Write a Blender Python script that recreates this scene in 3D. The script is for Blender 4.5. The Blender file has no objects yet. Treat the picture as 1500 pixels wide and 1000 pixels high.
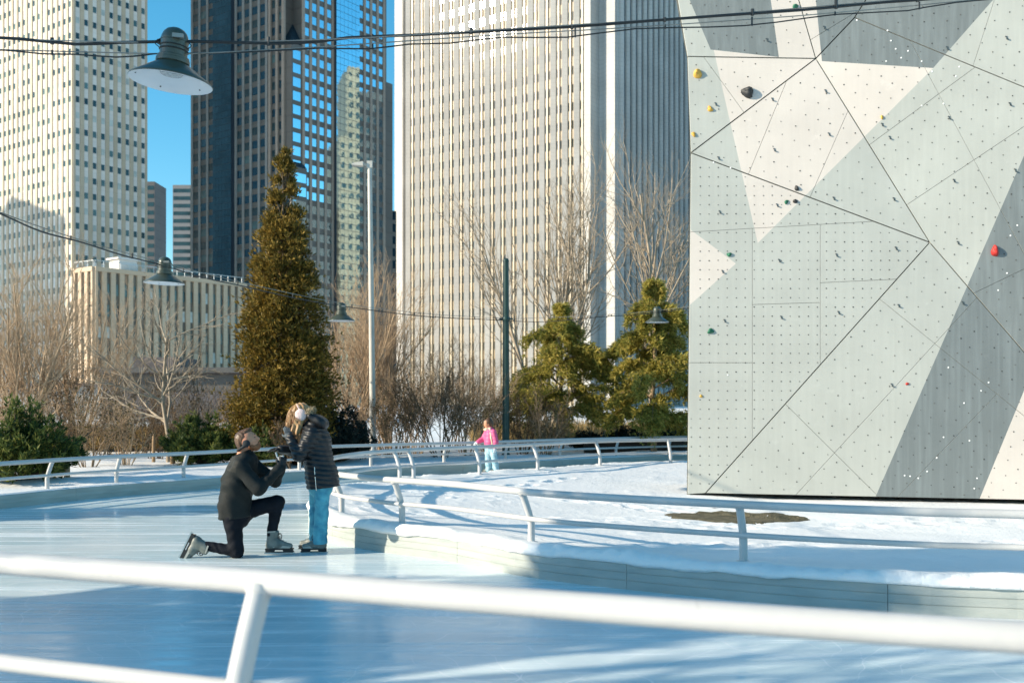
import bpy, math, random
import numpy as np
from mathutils import Vector, Matrix

random.seed(7)
# ------------------------------------------------------------------ camera, sky, sun, exposure
SC = bpy.context.scene
COL = SC.collection
FPX, CX, HY, EYE = 1500.0, 750.0, 585.0, 1.69     # focal length and horizon in photo pixels, eye height over the ice
cam_d = bpy.data.cameras.new('camera')
cam = bpy.data.objects.new('camera', cam_d)
COL.objects.link(cam)
cam.location = (0, 0, EYE)
cam.rotation_euler = (math.radians(90), 0, 0)
cam_d.lens = 36.0
cam_d.sensor_width = 36.0
cam_d.shift_y = (HY - 500.0) / 1500.0
cam_d.clip_end = 6000
cam_d.clip_start = 0.05
cam_d.dof.use_dof = True
cam_d.dof.focus_distance = 11.3
cam_d.dof.aperture_fstop = 2.6
SC.camera = cam

SUN_AZ = math.radians(73.7)      # swung left from straight behind the camera
SUN_EL = math.radians(20.6)
SUN = Vector((-math.sin(SUN_AZ) * math.cos(SUN_EL), -math.cos(SUN_AZ) * math.cos(SUN_EL), math.sin(SUN_EL)))
world = bpy.data.worlds.new('World')
SC.world = world
world.use_nodes = True
wn = world.node_tree
bgn = wn.nodes['Background']
sky = wn.nodes.new('ShaderNodeTexSky')
sky.sky_type = 'NISHITA'
sky.sun_disc = False
sky.sun_elevation = SUN_EL
sky.sun_rotation = math.atan2(SUN.x, SUN.y)
sky.air_density = 1.0
sky.dust_density = 0.3
sky.ozone_density = 3.0
hs = wn.nodes.new('ShaderNodeHueSaturation')
hs.inputs['Hue'].default_value = 0.479
hs.inputs['Saturation'].default_value = 1.30
wn.links.new(sky.outputs[0], hs.inputs['Color'])
wn.links.new(hs.outputs[0], bgn.inputs['Color'])
bgn.inputs['Strength'].default_value = 0.145
sun_d = bpy.data.lights.new('sun', 'SUN')
sun_d.energy = 5.0
sun_d.angle = math.radians(0.5)
sun_d.color = (1.0, 0.87, 0.68)
sun_o = bpy.data.objects.new('sun', sun_d)
COL.objects.link(sun_o)
sun_o.rotation_euler = (-SUN).to_track_quat('-Z', 'Y').to_euler()
sun_o.location = (-30, -20, 40)
SC.view_settings.view_transform = 'Standard'
SC.view_settings.look = 'None'
SC.view_settings.gamma = 1.0
SC.view_settings.exposure = 0.67
SC.render.engine = 'CYCLES'
SC.cycles.max_bounces = 6
SC.cycles.transparent_max_bounces = 8
SC.cycles.use_denoising = True

# ------------------------------------------------------------------ helpers
def at(px, py, Y):
    return Vector(((px - CX) / FPX * Y, Y, EYE + (HY - py) / FPX * Y))

def gnd(px, py, z=0.0):
    Y = FPX * (EYE - z) / (py - HY)
    return Vector(((px - CX) / FPX * Y, Y, z))

def vnoise(x, y, seed=0):
    x = np.asarray(x, float); y = np.asarray(y, float)
    xi = np.floor(x).astype(np.int64); yi = np.floor(y).astype(np.int64)
    fx = x - xi; fy = y - yi
    fx = fx * fx * (3 - 2 * fx); fy = fy * fy * (3 - 2 * fy)
    def h(a, b):
        n = (a * 374761393 + b * 668265263 + seed * 982451653) & 0xffffffff
        n = ((n ^ (n >> 13)) * 1274126177) & 0xffffffff
        return ((n ^ (n >> 16)) & 0xffff) / 65535.0
    a = h(xi, yi); b = h(xi + 1, yi); c = h(xi, yi + 1); d = h(xi + 1, yi + 1)
    return (a * (1 - fx) + b * fx) * (1 - fy) + (c * (1 - fx) + d * fx) * fy

def fbm(x, y, seed=0, oct=4):
    s = 0; a = 0.5; x = np.asarray(x, float); y = np.asarray(y, float)
    for i in range(oct):
        s = s + a * vnoise(x, y, seed + i); x = x * 2.03 + 11.7; y = y * 2.03 + 5.3; a *= 0.5
    return s

def link(o, parent=None):
    COL.objects.link(o)
    if parent is not None:
        o.parent = parent
    return o

def tag(o, label=None, cat=None, group=None, kind=None):
    if label: o['label'] = label
    if cat: o['category'] = cat
    if group: o['group'] = group
    if kind: o['kind'] = kind
    return o

def empty(name, loc=(0, 0, 0), label=None, cat=None, group=None):
    o = bpy.data.objects.new(name, None)
    o.location = loc
    o.empty_display_size = 0.1
    link(o)
    return tag(o, label, cat, group)

def mesh_from(name, V, F, smooth=False):
    me = bpy.data.meshes.new(name)
    me.from_pydata([tuple(v) for v in V], [], [tuple(f) for f in F])
    if smooth:
        me.polygons.foreach_set('use_smooth', [True] * len(me.polygons))
    me.update()
    return me

def mesh_np(name, V, loops, starts, smooth=False):
    """fast path: V (n,3), loops flat index array, starts array"""
    me = bpy.data.meshes.new(name)
    V = np.asarray(V, np.float32); loops = np.asarray(loops, np.int32); starts = np.asarray(starts, np.int32)
    me.vertices.add(len(V)); me.vertices.foreach_set('co', V.ravel())
    me.loops.add(len(loops)); me.loops.foreach_set('vertex_index', loops)
    me.polygons.add(len(starts)); me.polygons.foreach_set('loop_start', starts)
    if smooth:
        me.polygons.foreach_set('use_smooth', np.ones(len(starts), bool))
    me.update(calc_edges=True); me.validate()
    return me

class MB:
    """collects shapes into ONE mesh"""
    def __init__(self):
        self.V = []; self.F = []; self.M = []; self.n = 0; self.mi = 0
    def add(self, V, F):
        b = self.n
        self.V.extend(tuple(v) for v in V)
        for f in F:
            self.F.append(tuple(i + b for i in f)); self.M.append(self.mi)
        self.n = len(self.V)
    def box(self, x0, x1, y0, y1, z0, z1, fr=None, bev=0.0):
        V = [(x, y, z) for z in (z0, z1) for y in (y0, y1) for x in (x0, x1)]
        F = [(0, 2, 3, 1), (4, 5, 7, 6), (0, 1, 5, 4), (2, 6, 7, 3), (0, 4, 6, 2), (1, 3, 7, 5)]
        if fr: V = [fr(*v) for v in V]
        self.add(V, F)
    def quad(self, a, b, c, d):
        self.add([a, b, c, d], [(0, 1, 2, 3)])
    def prism(self, poly, z0, z1, fr=None):
        """poly: list of (u,w) extruded along z"""
        n = len(poly)
        V = [(p[0], p[1], z0) for p in poly] + [(p[0], p[1], z1) for p in poly]
        F = [tuple(range(n))[::-1], tuple(range(n, 2 * n))] + [(i, (i + 1) % n, n + (i + 1) % n, n + i) for i in range(n)]
        if fr: V = [fr(*v) for v in V]
        self.add(V, F)
    def tube(self, pts, r, n=8, cap=True, squash=None):
        pts = [Vector(p) for p in pts]
        k = len(pts)
        rr = r if hasattr(r, '__len__') else [r] * k
        d0 = (pts[1] - pts[0]).normalized()
        u = d0.orthogonal().normalized() if abs(d0.z) > 0.9 else d0.cross(Vector((0, 0, 1))).normalized()
        V = []
        for i, p in enumerate(pts):
            d = (pts[min(i + 1, k - 1)] - pts[max(i - 1, 0)])
            if d.length < 1e-9: d = d0
            d = d.normalized()
            u = (u - d * u.dot(d))
            u = u.normalized() if u.length > 1e-6 else d.orthogonal().normalized()
            w = d.cross(u)
            for j in range(n):
                a = 2 * math.pi * j / n
                V.append(p + (u * math.cos(a) + w * math.sin(a)) * rr[i])
        F = []
        for i in range(k - 1):
            for j in range(n):
                a = i * n + j; b = i * n + (j + 1) % n
                F.append((a, b, b + n, a + n))
        if cap:
            F.append(tuple(range(n))[::-1]); F.append(tuple(range((k - 1) * n, k * n)))
        self.add(V, F)
    def lathe(self, prof, n=32, M=None, close=False):
        V = []; F = []
        for (r, z) in prof:
            for j in range(n):
                a = 2 * math.pi * j / n
                v = Vector((r * math.cos(a), r * math.sin(a), z))
                V.append(M @ v if M is not None else v)
        for i in range(len(prof) - 1):
            for j in range(n):
                a = i * n + j; b = i * n + (j + 1) % n
                F.append((a, b, b + n, a + n))
        self.add(V, F)
    def build(self, name, mats, parent=None, smooth=False, auto=None):
        me = mesh_from(name, self.V, self.F, smooth)
        if not isinstance(mats, (list, tuple)): mats = [mats]
        for m in mats: me.materials.append(m)
        if len(mats) > 1:
            me.polygons.foreach_set('material_index', self.M)
        if auto is not None:
            sharp_by_angle(me, auto)
        o = bpy.data.objects.new(name, me)
        return link(o, parent)

def sharp_by_angle(me, deg):
    me.polygons.foreach_set('use_smooth', [True] * len(me.polygons))
    try:
        me.set_sharp_from_angle(angle=math.radians(deg))
    except Exception:
        pass

def obj(name, me, mat, parent=None, **kw):
    if mat is not None:
        me.materials.append(mat)
    o = bpy.data.objects.new(name, me)
    link(o, parent)
    return tag(o, **kw)

def catmull(pts, step=0.1):
    pts = [np.array(p, float) for p in pts]
    out = []
    P = [2 * pts[0] - pts[1]] + pts + [2 * pts[-1] - pts[-2]]
    for i in range(1, len(P) - 2):
        p0, p1, p2, p3 = P[i - 1:i + 3]
        n = max(2, int(np.linalg.norm(p2 - p1) / step))
        for j in range(n):
            t = j / n
            out.append(0.5 * ((2 * p1) + (-p0 + p2) * t + (2 * p0 - 5 * p1 + 4 * p2 - p3) * t * t + (-p0 + 3 * p1 - 3 * p2 + p3) * t ** 3))
    out.append(pts[-1])
    return np.array(out)

def resample(path, step):
    path = np.asarray(path, float)
    d = np.r_[0, np.cumsum(np.linalg.norm(np.diff(path, axis=0), axis=1))]
    n = max(2, int(round(d[-1] / step)) + 1)
    t = np.linspace(0, d[-1], n)
    return np.stack([np.interp(t, d, path[:, k]) for k in range(path.shape[1])], 1)

# ------------------------------------------------------------------ materials
def nodes_of(m):
    m.use_nodes = True
    nt = m.node_tree
    return nt, nt.nodes['Principled BSDF']

def pmat(name, col, rough=0.6, metal=0.0, var=0.12, scale=4.0, bump=0.0, bscale=40.0, spec=0.5, col2=None,
         island=0.0, stretch=(1, 1, 1), coat=0.0, trans=0.0, sheen=0.0, detail=4.0, sss=0.0, bdist=0.02):
    m = bpy.data.materials.new(name)
    nt, b = nodes_of(m)
    N = nt.nodes; L = nt.links
    tc = N.new('ShaderNodeTexCoord'); mp = N.new('ShaderNodeMapping')
    mp.inputs['Scale'].default_value = stretch
    L.new(tc.outputs['Object'], mp.inputs['Vector'])
    nz = N.new('ShaderNodeTexNoise')
    nz.inputs['Scale'].default_value = scale; nz.inputs['Detail'].default_value = detail
    L.new(mp.outputs[0], nz.inputs['Vector'])
    rp = N.new('ShaderNodeValToRGB')
    c1 = [max(0, c * (1 - var)) for c in col]; c2 = [min(1, c * (1 + var)) for c in (col2 or col)]
    if col2: c1 = list(col); c2 = list(col2)
    rp.color_ramp.elements[0].position = 0.32; rp.color_ramp.elements[1].position = 0.68
    rp.color_ramp.elements[0].color = (*c1, 1); rp.color_ramp.elements[1].color = (*c2, 1)
    L.new(nz.outputs['Fac'], rp.inputs['Fac'])
    out = rp.outputs['Color']
    if island > 0:
        ge = N.new('ShaderNodeNewGeometry'); mr = N.new('ShaderNodeMapRange')
        mr.inputs['To Min'].default_value = 1 - island; mr.inputs['To Max'].default_value = 1 + island
        L.new(ge.outputs['Random Per Island'], mr.inputs['Value'])
        mx = N.new('ShaderNodeMix'); mx.data_type = 'RGBA'; mx.blend_type = 'MULTIPLY'; mx.inputs['Factor'].default_value = 1
        L.new(out, mx.inputs['A']); L.new(mr.outputs[0], mx.inputs['B'])
        out = mx.outputs['Result']
    L.new(out, b.inputs['Base Color'])
    b.inputs['Roughness'].default_value = rough
    b.inputs['Metallic'].default_value = metal
    b.inputs['Specular IOR Level'].default_value = spec
    b.inputs['Coat Weight'].default_value = coat
    if sheen: b.inputs['Sheen Weight'].default_value = sheen
    if sss:
        b.inputs['Subsurface Weight'].default_value = sss
        b.inputs['Subsurface Radius'].default_value = (0.03, 0.015, 0.008)
    if bump > 0:
        n2 = N.new('ShaderNodeTexNoise'); n2.inputs['Scale'].default_value = bscale; n2.inputs['Detail'].default_value = 5
        L.new(mp.outputs[0], n2.inputs['Vector'])
        bp = N.new('ShaderNodeBump'); bp.inputs['Strength'].default_value = bump; bp.inputs['Distance'].default_value = bdist
        L.new(n2.outputs['Fac'], bp.inputs['Height']); L.new(bp.outputs[0], b.inputs['Normal'])
    return m

def leafmat(name, ca, cb, cc, scale=0.6, rough=0.6, trans=0.25):
    """foliage: colour differs from leaf to leaf and drifts over the plant"""
    m = bpy.data.materials.new(name)
    nt, b = nodes_of(m); N = nt.nodes; L = nt.links
    ge = N.new('ShaderNodeNewGeometry'); tc = N.new('ShaderNodeTexCoord')
    nz = N.new('ShaderNodeTexNoise'); nz.inputs['Scale'].default_value = scale; nz.inputs['Detail'].default_value = 3
    L.new(tc.outputs['Object'], nz.inputs['Vector'])
    ad = N.new('ShaderNodeMath'); ad.operation = 'MULTIPLY_ADD'
    L.new(ge.outputs['Random Per Island'], ad.inputs[0]); ad.inputs[1].default_value = 0.55
    ml = N.new('ShaderNodeMath'); ml.operation = 'MULTIPLY'; ml.inputs[1].default_value = 0.5
    L.new(nz.outputs['Fac'], ml.inputs[0]); L.new(ml.outputs[0], ad.inputs[2])
    rp = N.new('ShaderNodeValToRGB')
    rp.color_ramp.elements[0].position = 0.2; rp.color_ramp.elements[0].color = (*ca, 1)
    rp.color_ramp.elements[1].position = 0.85; rp.color_ramp.elements[1].color = (*cc, 1)
    e = rp.color_ramp.elements.new(0.5); e.color = (*cb, 1)
    L.new(ad.outputs[0], rp.inputs['Fac']); L.new(rp.outputs[0], b.inputs['Base Color'])
    b.inputs['Roughness'].default_value = rough
    b.inputs['Specular IOR Level'].default_value = 0.25
    if trans > 0:
        tr = N.new('ShaderNodeBsdfTranslucent'); L.new(rp.outputs[0], tr.inputs['Color'])
        mx = N.new('ShaderNodeMixShader'); mx.inputs[0].default_value = trans
        L.new(b.outputs[0], mx.inputs[1]); L.new(tr.outputs[0], mx.inputs[2])
        L.new(mx.outputs[0], nt.nodes['Material Output'].inputs['Surface'])
    return m

def snow_mat():
    m = bpy.data.materials.new('snow')
    nt, b = nodes_of(m); N = nt.nodes; L = nt.links
    tc = N.new('ShaderNodeTexCoord')
    n1 = N.new('ShaderNodeTexNoise'); n1.inputs['Scale'].default_value = 1.3; n1.inputs['Detail'].default_value = 5
    L.new(tc.outputs['Object'], n1.inputs['Vector'])
    rp = N.new('ShaderNodeValToRGB')
    rp.color_ramp.elements[0].position = 0.3; rp.color_ramp.elements[0].color = (0.80, 0.80, 0.79, 1)
    rp.color_ramp.elements[1].position = 0.7; rp.color_ramp.elements[1].color = (0.89, 0.88, 0.86, 1)
    L.new(n1.outputs['Fac'], rp.inputs['Fac']); L.new(rp.outputs[0], b.inputs['Base Color'])
    b.inputs['Roughness'].default_value = 0.6; b.inputs['Specular IOR Level'].default_value = 0.3
    n2 = N.new('ShaderNodeTexNoise'); n2.inputs['Scale'].default_value = 14; n2.inputs['Detail'].default_value = 7; n2.inputs['Roughness'].default_value = 0.65
    L.new(tc.outputs['Object'], n2.inputs['Vector'])
    bp = N.new('ShaderNodeBump'); bp.inputs['Strength'].default_value = 0.55; bp.inputs['Distance'].default_value = 0.03
    L.new(n2.outputs['Fac'], bp.inputs['Height']); L.new(bp.outputs[0], b.inputs['Normal'])
    return m

def ice_mat():
    m = bpy.data.materials.new('ice')
    nt, b = nodes_of(m); N = nt.nodes; L = nt.links
    tc = N.new('ShaderNodeTexCoord')
    def mapping(rot, sc):
        mp = N.new('ShaderNodeMapping'); mp.inputs['Rotation'].default_value = (0, 0, math.radians(rot)); mp.inputs['Scale'].default_value = sc
        L.new(tc.outputs['Object'], mp.inputs['Vector']); return mp
    def noise(mp, scale, det=6, rough=0.6, dist=0.0):
        n = N.new('ShaderNodeTexNoise'); n.inputs['Scale'].default_value = scale; n.inputs['Detail'].default_value = det
        n.inputs['Roughness'].default_value = rough; n.inputs['Distortion'].default_value = dist
        L.new(mp.outputs[0], n.inputs['Vector']); return n
    def ramp(src, p0, p1, c0=(0, 0, 0, 1), c1=(1, 1, 1, 1)):
        r = N.new('ShaderNodeValToRGB'); r.color_ramp.elements[0].position = p0; r.color_ramp.elements[1].position = p1
        r.color_ramp.elements[0].color = c0; r.color_ramp.elements[1].color = c1
        L.new(src, r.inputs['Fac']); return r
    def mix(fac, a, bcol, blend='MIX'):
        x = N.new('ShaderNodeMix'); x.data_type = 'RGBA'; x.blend_type = blend
        if isinstance(fac, float): x.inputs['Factor'].default_value = fac
        else: L.new(fac, x.inputs['Factor'])
        for s, v in (('A', a), ('B', bcol)):
            if isinstance(v, tuple): x.inputs[s].default_value = v
            else: L.new(v, x.inputs[s])
        return x.outputs['Result']
    cloud = noise(mapping(14, (0.35, 1.1, 1)), 1.1, 5, 0.55, 0.6)
    base = ramp(cloud.outputs['Fac'], 0.33, 0.68, (0.50, 0.66, 0.70, 1), (0.75, 0.83, 0.84, 1)).outputs['Color']
    streak1 = ramp(noise(mapping(7, (0.16, 3.6, 1)), 1.6, 9, 0.68, 0.9).outputs['Fac'], 0.47, 0.66)
    streak2 = ramp(noise(mapping(-22, (0.35, 6.0, 1)), 1.7, 9, 0.72, 1.6).outputs['Fac'], 0.54, 0.70)
    streak3 = ramp(noise(mapping(34, (0.4, 8.0, 1)), 1.6, 9, 0.72, 2.0).outputs['Fac'], 0.57, 0.70)
    s1m = N.new('ShaderNodeMath'); s1m.operation = 'MULTIPLY'; s1m.inputs[1].default_value = 0.5
    L.new(streak1.outputs['Color'], s1m.inputs[0])
    c = mix(s1m.outputs[0], base, (0.84, 0.86, 0.87, 1))
    sm = N.new('ShaderNodeMath'); sm.operation = 'MAXIMUM'
    L.new(streak2.outputs['Color'], sm.inputs[0]); L.new(streak3.outputs['Color'], sm.inputs[1])
    sm2 = N.new('ShaderNodeMath'); sm2.operation = 'MULTIPLY'; sm2.inputs[1].default_value = 0.75
    L.new(sm.outputs[0], sm2.inputs[0])
    c = mix(sm2.outputs[0], c, (0.88, 0.90, 0.91, 1))
    # blade cuts: thin broken arcs of many centres
    warp = noise(mapping(0, (1, 1, 1)), 0.55, 3, 0.5)
    cuts = None
    for q, (cx_, cy_, fr_, wd_, seed_) in enumerate(((-9, 2, 2.3, 0.030, 3.1), (6, -5, 2.9, 0.030, 7.7), (-4, 24, 2.1, 0.026, 1.3), (14, 15, 3.3, 0.034, 9.2), (1, 40, 3.9, 0.04, 4.4), (-22, 18, 3.1, 0.035, 6.1))):
        dn = N.new('ShaderNodeVectorMath'); dn.operation = 'DISTANCE'; L.new(tc.outputs['Object'], dn.inputs[0]); dn.inputs[1].default_value = (cx_, cy_, 0)
        ma = N.new('ShaderNodeMath'); ma.operation = 'MULTIPLY_ADD'; L.new(dn.outputs['Value'], ma.inputs[0]); ma.inputs[1].default_value = fr_
        wv = N.new('ShaderNodeMath'); wv.operation = 'MULTIPLY_ADD'; L.new(warp.outputs['Fac'], wv.inputs[0]); wv.inputs[1].default_value = 5.0; wv.inputs[2].default_value = seed_
        L.new(wv.outputs[0], ma.inputs[2])
        fx = N.new('ShaderNodeMath'); fx.operation = 'FRACT'; L.new(ma.outputs[0], fx.inputs[0])
        ls = N.new('ShaderNodeMath'); ls.operation = 'LESS_THAN'; L.new(fx.outputs[0], ls.inputs[0]); ls.inputs[1].default_value = wd_
        mk = ramp(noise(mapping(17 * q + 5, (0.9, 0.9, 1)), 0.7 + 0.2 * q, 2).outputs['Fac'], 0.48, 0.60)
        mm = N.new('ShaderNodeMath'); mm.operation = 'MULTIPLY'; L.new(ls.outputs[0], mm.inputs[0]); L.new(mk.outputs['Color'], mm.inputs[1])
        if cuts is None: cuts = mm
        else:
            mxx = N.new('ShaderNodeMath'); mxx.operation = 'MAXIMUM'; L.new(cuts.outputs[0], mxx.inputs[0]); L.new(mm.outputs[0], mxx.inputs[1]); cuts = mxx
    cm = N.new('ShaderNodeMath'); cm.operation = 'MULTIPLY'; cm.inputs[1].default_value = 0.55
    L.new(cuts.outputs[0], cm.inputs[0])
    c = mix(cm.outputs[0], c, (0.93, 0.95, 0.96, 1))
    # snowy shavings in patches
    shav = ramp(noise(mapping(0, (1, 1, 1)), 26, 4, 0.7).outputs['Fac'], 0.60, 0.72)
    shm = ramp(noise(mapping(21, (0.6, 1.6, 1)), 0.9, 4, 0.6, 0.8).outputs['Fac'], 0.52, 0.66)
    sh2 = N.new('ShaderNodeMath'); sh2.operation = 'MULTIPLY'; L.new(shav.outputs['Color'], sh2.inputs[0]); L.new(shm.outputs['Color'], sh2.inputs[1])
    c = mix(sh2.outputs[0], c, (0.92, 0.93, 0.93, 1))
    L.new(c, b.inputs['Base Color'])
    rr = N.new('ShaderNodeMapRange'); rr.inputs['To Min'].default_value = 0.12; rr.inputs['To Max'].default_value = 0.42
    L.new(streak1.outputs['Color'], rr.inputs['Value']); L.new(rr.outputs[0], b.inputs['Roughness'])
    b.inputs['IOR'].default_value = 1.33
    b.inputs['Specular IOR Level'].default_value = 0.4
    bp = N.new('ShaderNodeBump'); bp.inputs['Strength'].default_value = 0.10; bp.inputs['Distance'].default_value = 0.01
    L.new(sm.outputs[0], bp.inputs['Height']); L.new(bp.outputs[0], b.inputs['Normal'])
    return m

SNOW = snow_mat()
ICE = ice_mat()
M = {}
M['rail'] = pmat('rail_paint', (0.50, 0.49, 0.475), 0.38, var=0.05, scale=3, bump=0.06, bscale=30)
M['kerb'] = pmat('kerb_board', (0.32, 0.355, 0.335), 0.75, scale=2.2, bump=0.2, bscale=14, stretch=(1, 1, 4), col2=(0.42, 0.44, 0.41))
M['kerb_far'] = pmat('kerb_far_board', (0.40, 0.42, 0.38), 0.75, var=0.12, scale=2, bump=0.2, bscale=10, stretch=(1, 1, 6))
def worn_paint():
    m = pmat('rail_paint', (0.51, 0.505, 0.495), 0.34, var=0.06, scale=3, bump=0.06, bscale=30)
    nt, b = nodes_of(m); N = nt.nodes; L = nt.links
    src = b.inputs['Base Color'].links[0].from_socket
    tc = N.new('ShaderNodeTexCoord')
    n1 = N.new('ShaderNodeTexNoise'); n1.inputs['Scale'].default_value = 9; n1.inputs['Detail'].default_value = 9; n1.inputs['Roughness'].default_value = 0.75; n1.inputs['Distortion'].default_value = 1.5
    L.new(tc.outputs['Object'], n1.inputs['Vector'])
    r1 = N.new('ShaderNodeValToRGB'); r1.color_ramp.elements[0].position = 0.64; r1.color_ramp.elements[1].position = 0.70
    L.new(n1.outputs['Fac'], r1.inputs[0])
    ml = N.new('ShaderNodeMath'); ml.operation = 'MULTIPLY'; ml.inputs[1].default_value = 0.5; L.new(r1.outputs[0], ml.inputs[0])
    mx = N.new('ShaderNodeMix'); mx.data_type = 'RGBA'; L.new(ml.outputs[0], mx.inputs['Factor']); L.new(src, mx.inputs['A']); mx.inputs['B'].default_value = (0.26, 0.25, 0.24, 1)
    L.new(mx.outputs['Result'], b.inputs['Base Color'])
    return m
M['rail'] = worn_paint()
M['groove'] = pmat('dark_joint', (0.05, 0.05, 0.05), 0.9, var=0.1)
# ------------------------------------------------------------------ ground, ice, snow island, kerbs
V = [(-3000, -1500, -0.35), (3000, -1500, -0.35), (3000, 4500, -0.35), (-3000, 4500, -0.35)]
tag(obj('ground', mesh_from('ground', V, [(0, 1, 2, 3)]), SNOW), kind='structure')
tag(obj('ice_rink', mesh_from('ice_rink', [(-30, -2, 0), (30, -2, 0), (30, 40, 0), (-30, 40, 0)], [(0, 1, 2, 3)]), ICE), kind='structure')

isl_px = [(1500, 907), (1350, 900), (1080, 879), (800, 849), (654, 821), (562, 809), (523, 802), (484, 793)]
near = [gnd(*p).to_2d()[:] for p in isl_px]
ISL = [(16.0, 6.4), (9.0, 6.75), (5.6, 7.35)] + near + [(-2.5, 12.95), (-2.78, 14.0), (-2.82, 15.4), (-2.55, 17.0), (-1.85, 18.15), (-0.75, 19.25), (0.4, 20.35), (1.8, 21.9), (3.6, 22.75), (8.0, 24.0), (16.0, 25.2)]
isl = resample(catmull([(*p,) for p in ISL], 0.1), 0.09)
KH = 0.225

FOOT = np.random.default_rng(4)
STEPS = []
for (x0, y0, x1, y1, n_) in ((-1.6, 13.2, 3.2, 13.4, 16), (-0.5, 17.2, 4.0, 14.0, 18), (1.5, 10.3, 6.0, 11.8, 16), (2.2, 12.6, 7.5, 14.6, 18), (-1.9, 15.6, 1.0, 19.0, 12)):
    for q in range(n_):
        t = q / (n_ - 1); STEPS.append((x0 + (x1 - x0) * t + FOOT.normal(0, 0.12), y0 + (y1 - y0) * t + (0.13 if q % 2 else -0.13) + FOOT.normal(0, 0.07), math.atan2(y1 - y0, x1 - x0)))
def isl_height(x, y, d):
    """height of the snow on the island; d = metres in from its edge"""
    lip = np.exp(-((d - 0.10) / 0.20) ** 2)
    z = 0.278 + 0.055 * lip * (0.1 + 1.7 * fbm(x * 2.6, y * 2.6, 5)) + 0.035 * (fbm(x * 0.9, y * 0.9, 9) - 0.5) * np.clip(d * 2, 0, 1)
    rough_ = np.clip((fbm(x * 0.55 + 3, y * 0.8, 44) - 0.44) * 7, 0.12, 1)
    z = z + 0.085 * np.clip(fbm(x * 6.5, y * 6.5, 21) - 0.5, 0, 1) * np.clip(d * 5, 0, 1) * rough_
    z = z - 0.25 * np.clip((d - 0.6) / 4.5, 0, 1) ** 0.8
    for (sx_, sy_, a_) in STEPS:
        u_ = (x - sx_) * math.cos(a_) + (y - sy_) * math.sin(a_); v_ = -(x - sx_) * math.sin(a_) + (y - sy_) * math.cos(a_)
        r_ = (u_ / 0.17) ** 2 + (v_ / 0.09) ** 2
        z = z - 0.045 * np.exp(-r_ ** 2) * np.clip(d * 2, 0, 1) + 0.014 * np.exp(-(r_ - 2.2) ** 2) * np.clip(d * 2, 0, 1)
    e = np.clip(d / 0.07, 0, 1) ** 0.5
    return z * e + (1 - e) * (KH + 0.03)

ts = np.r_[0, 0.004, 0.009, 0.016, 0.025, 0.036, 0.05, 0.066, np.linspace(0.082, 1, 95)]
G = []
for (x, y) in isl:
    sx = x + 2.2 * min(max((3.0 - x) / 5.8, 0.0), 1.0)
    sy = 15.6
    gx = x + (sx - x) * ts; gy = y + (sy - y) * ts
    # distance to the edge grows with the ring
    G.append(np.stack([gx, gy], 1))
G = np.array(G)
flat = G.reshape(-1, 2); dmin = np.full(len(flat), 1e9)
for e in isl[::2]:
    dmin = np.minimum(dmin, np.hypot(flat[:, 0] - e[0], flat[:, 1] - e[1]))
dmin = dmin.reshape(G.shape[:2]); dmin[:, 0] = 0
G = np.concatenate([G, isl_height(G[..., 0], G[..., 1], dmin)[..., None]], -1)
# the snow lip bulges unevenly over the kerb
tg = np.gradient(isl, axis=0); tg /= np.linalg.norm(tg, axis=1)[:, None]
on = np.stack([-tg[:, 1], tg[:, 0]], 1)
over = 0.004 + 0.06 * np.clip(fbm(isl[:, 0] * 1.9, isl[:, 1] * 1.9, 61, 5) - 0.36, 0, 1) * 2
sagz = 0.032 * np.clip(fbm(isl[:, 0] * 3.3, isl[:, 1] * 3.3, 63, 4) - 0.42, 0, 1) * 3
R0 = np.concatenate([isl - on * 0.02, np.full((len(isl), 1), KH + 0.003)], 1)
R1 = np.concatenate([isl + on * (over * 0.8)[:, None], (KH + 0.004 - sagz)[:, None]], 1)
R2 = np.concatenate([isl + on * over[:, None], (KH + 0.03 - sagz * 0.6)[:, None]], 1)
R3 = np.concatenate([isl + on * (over * 0.45)[:, None], (KH + 0.055 - sagz * 0.2)[:, None]], 1)
G = np.concatenate([R0[:, None], R1[:, None], R2[:, None], R3[:, None], G[:, 1:]], 1)
n, k = G.shape[:2]
V = G.reshape(-1, 3)
ii, jj = np.meshgrid(np.arange(n - 1), np.arange(k - 1), indexing='ij')
q = np.stack([ii * k + jj, (ii + 1) * k + jj, (ii + 1) * k + jj + 1, ii * k + jj + 1], -1).reshape(-1, 4)[:, ::-1]
me = mesh_np('snow_island', V, q.ravel(), np.arange(0, q.size, 4), True)
tag(obj('snow_ground', me, SNOW), kind='structure')

def snow_z(x, y):
    """snow height on the island at a point (distance to the sampled edge)"""
    d = np.min(np.hypot(isl[:, 0] - x, isl[:, 1] - y))
    return float(isl_height(np.array([x]), np.array([y]), np.array([d]))[0])

def offset_path(path, d):
    t = np.gradient(path, axis=0); t /= np.linalg.norm(t, axis=1)[:, None]
    nrm = np.stack([-t[:, 1], t[:, 0]], 1)
    return path + nrm * d

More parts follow.
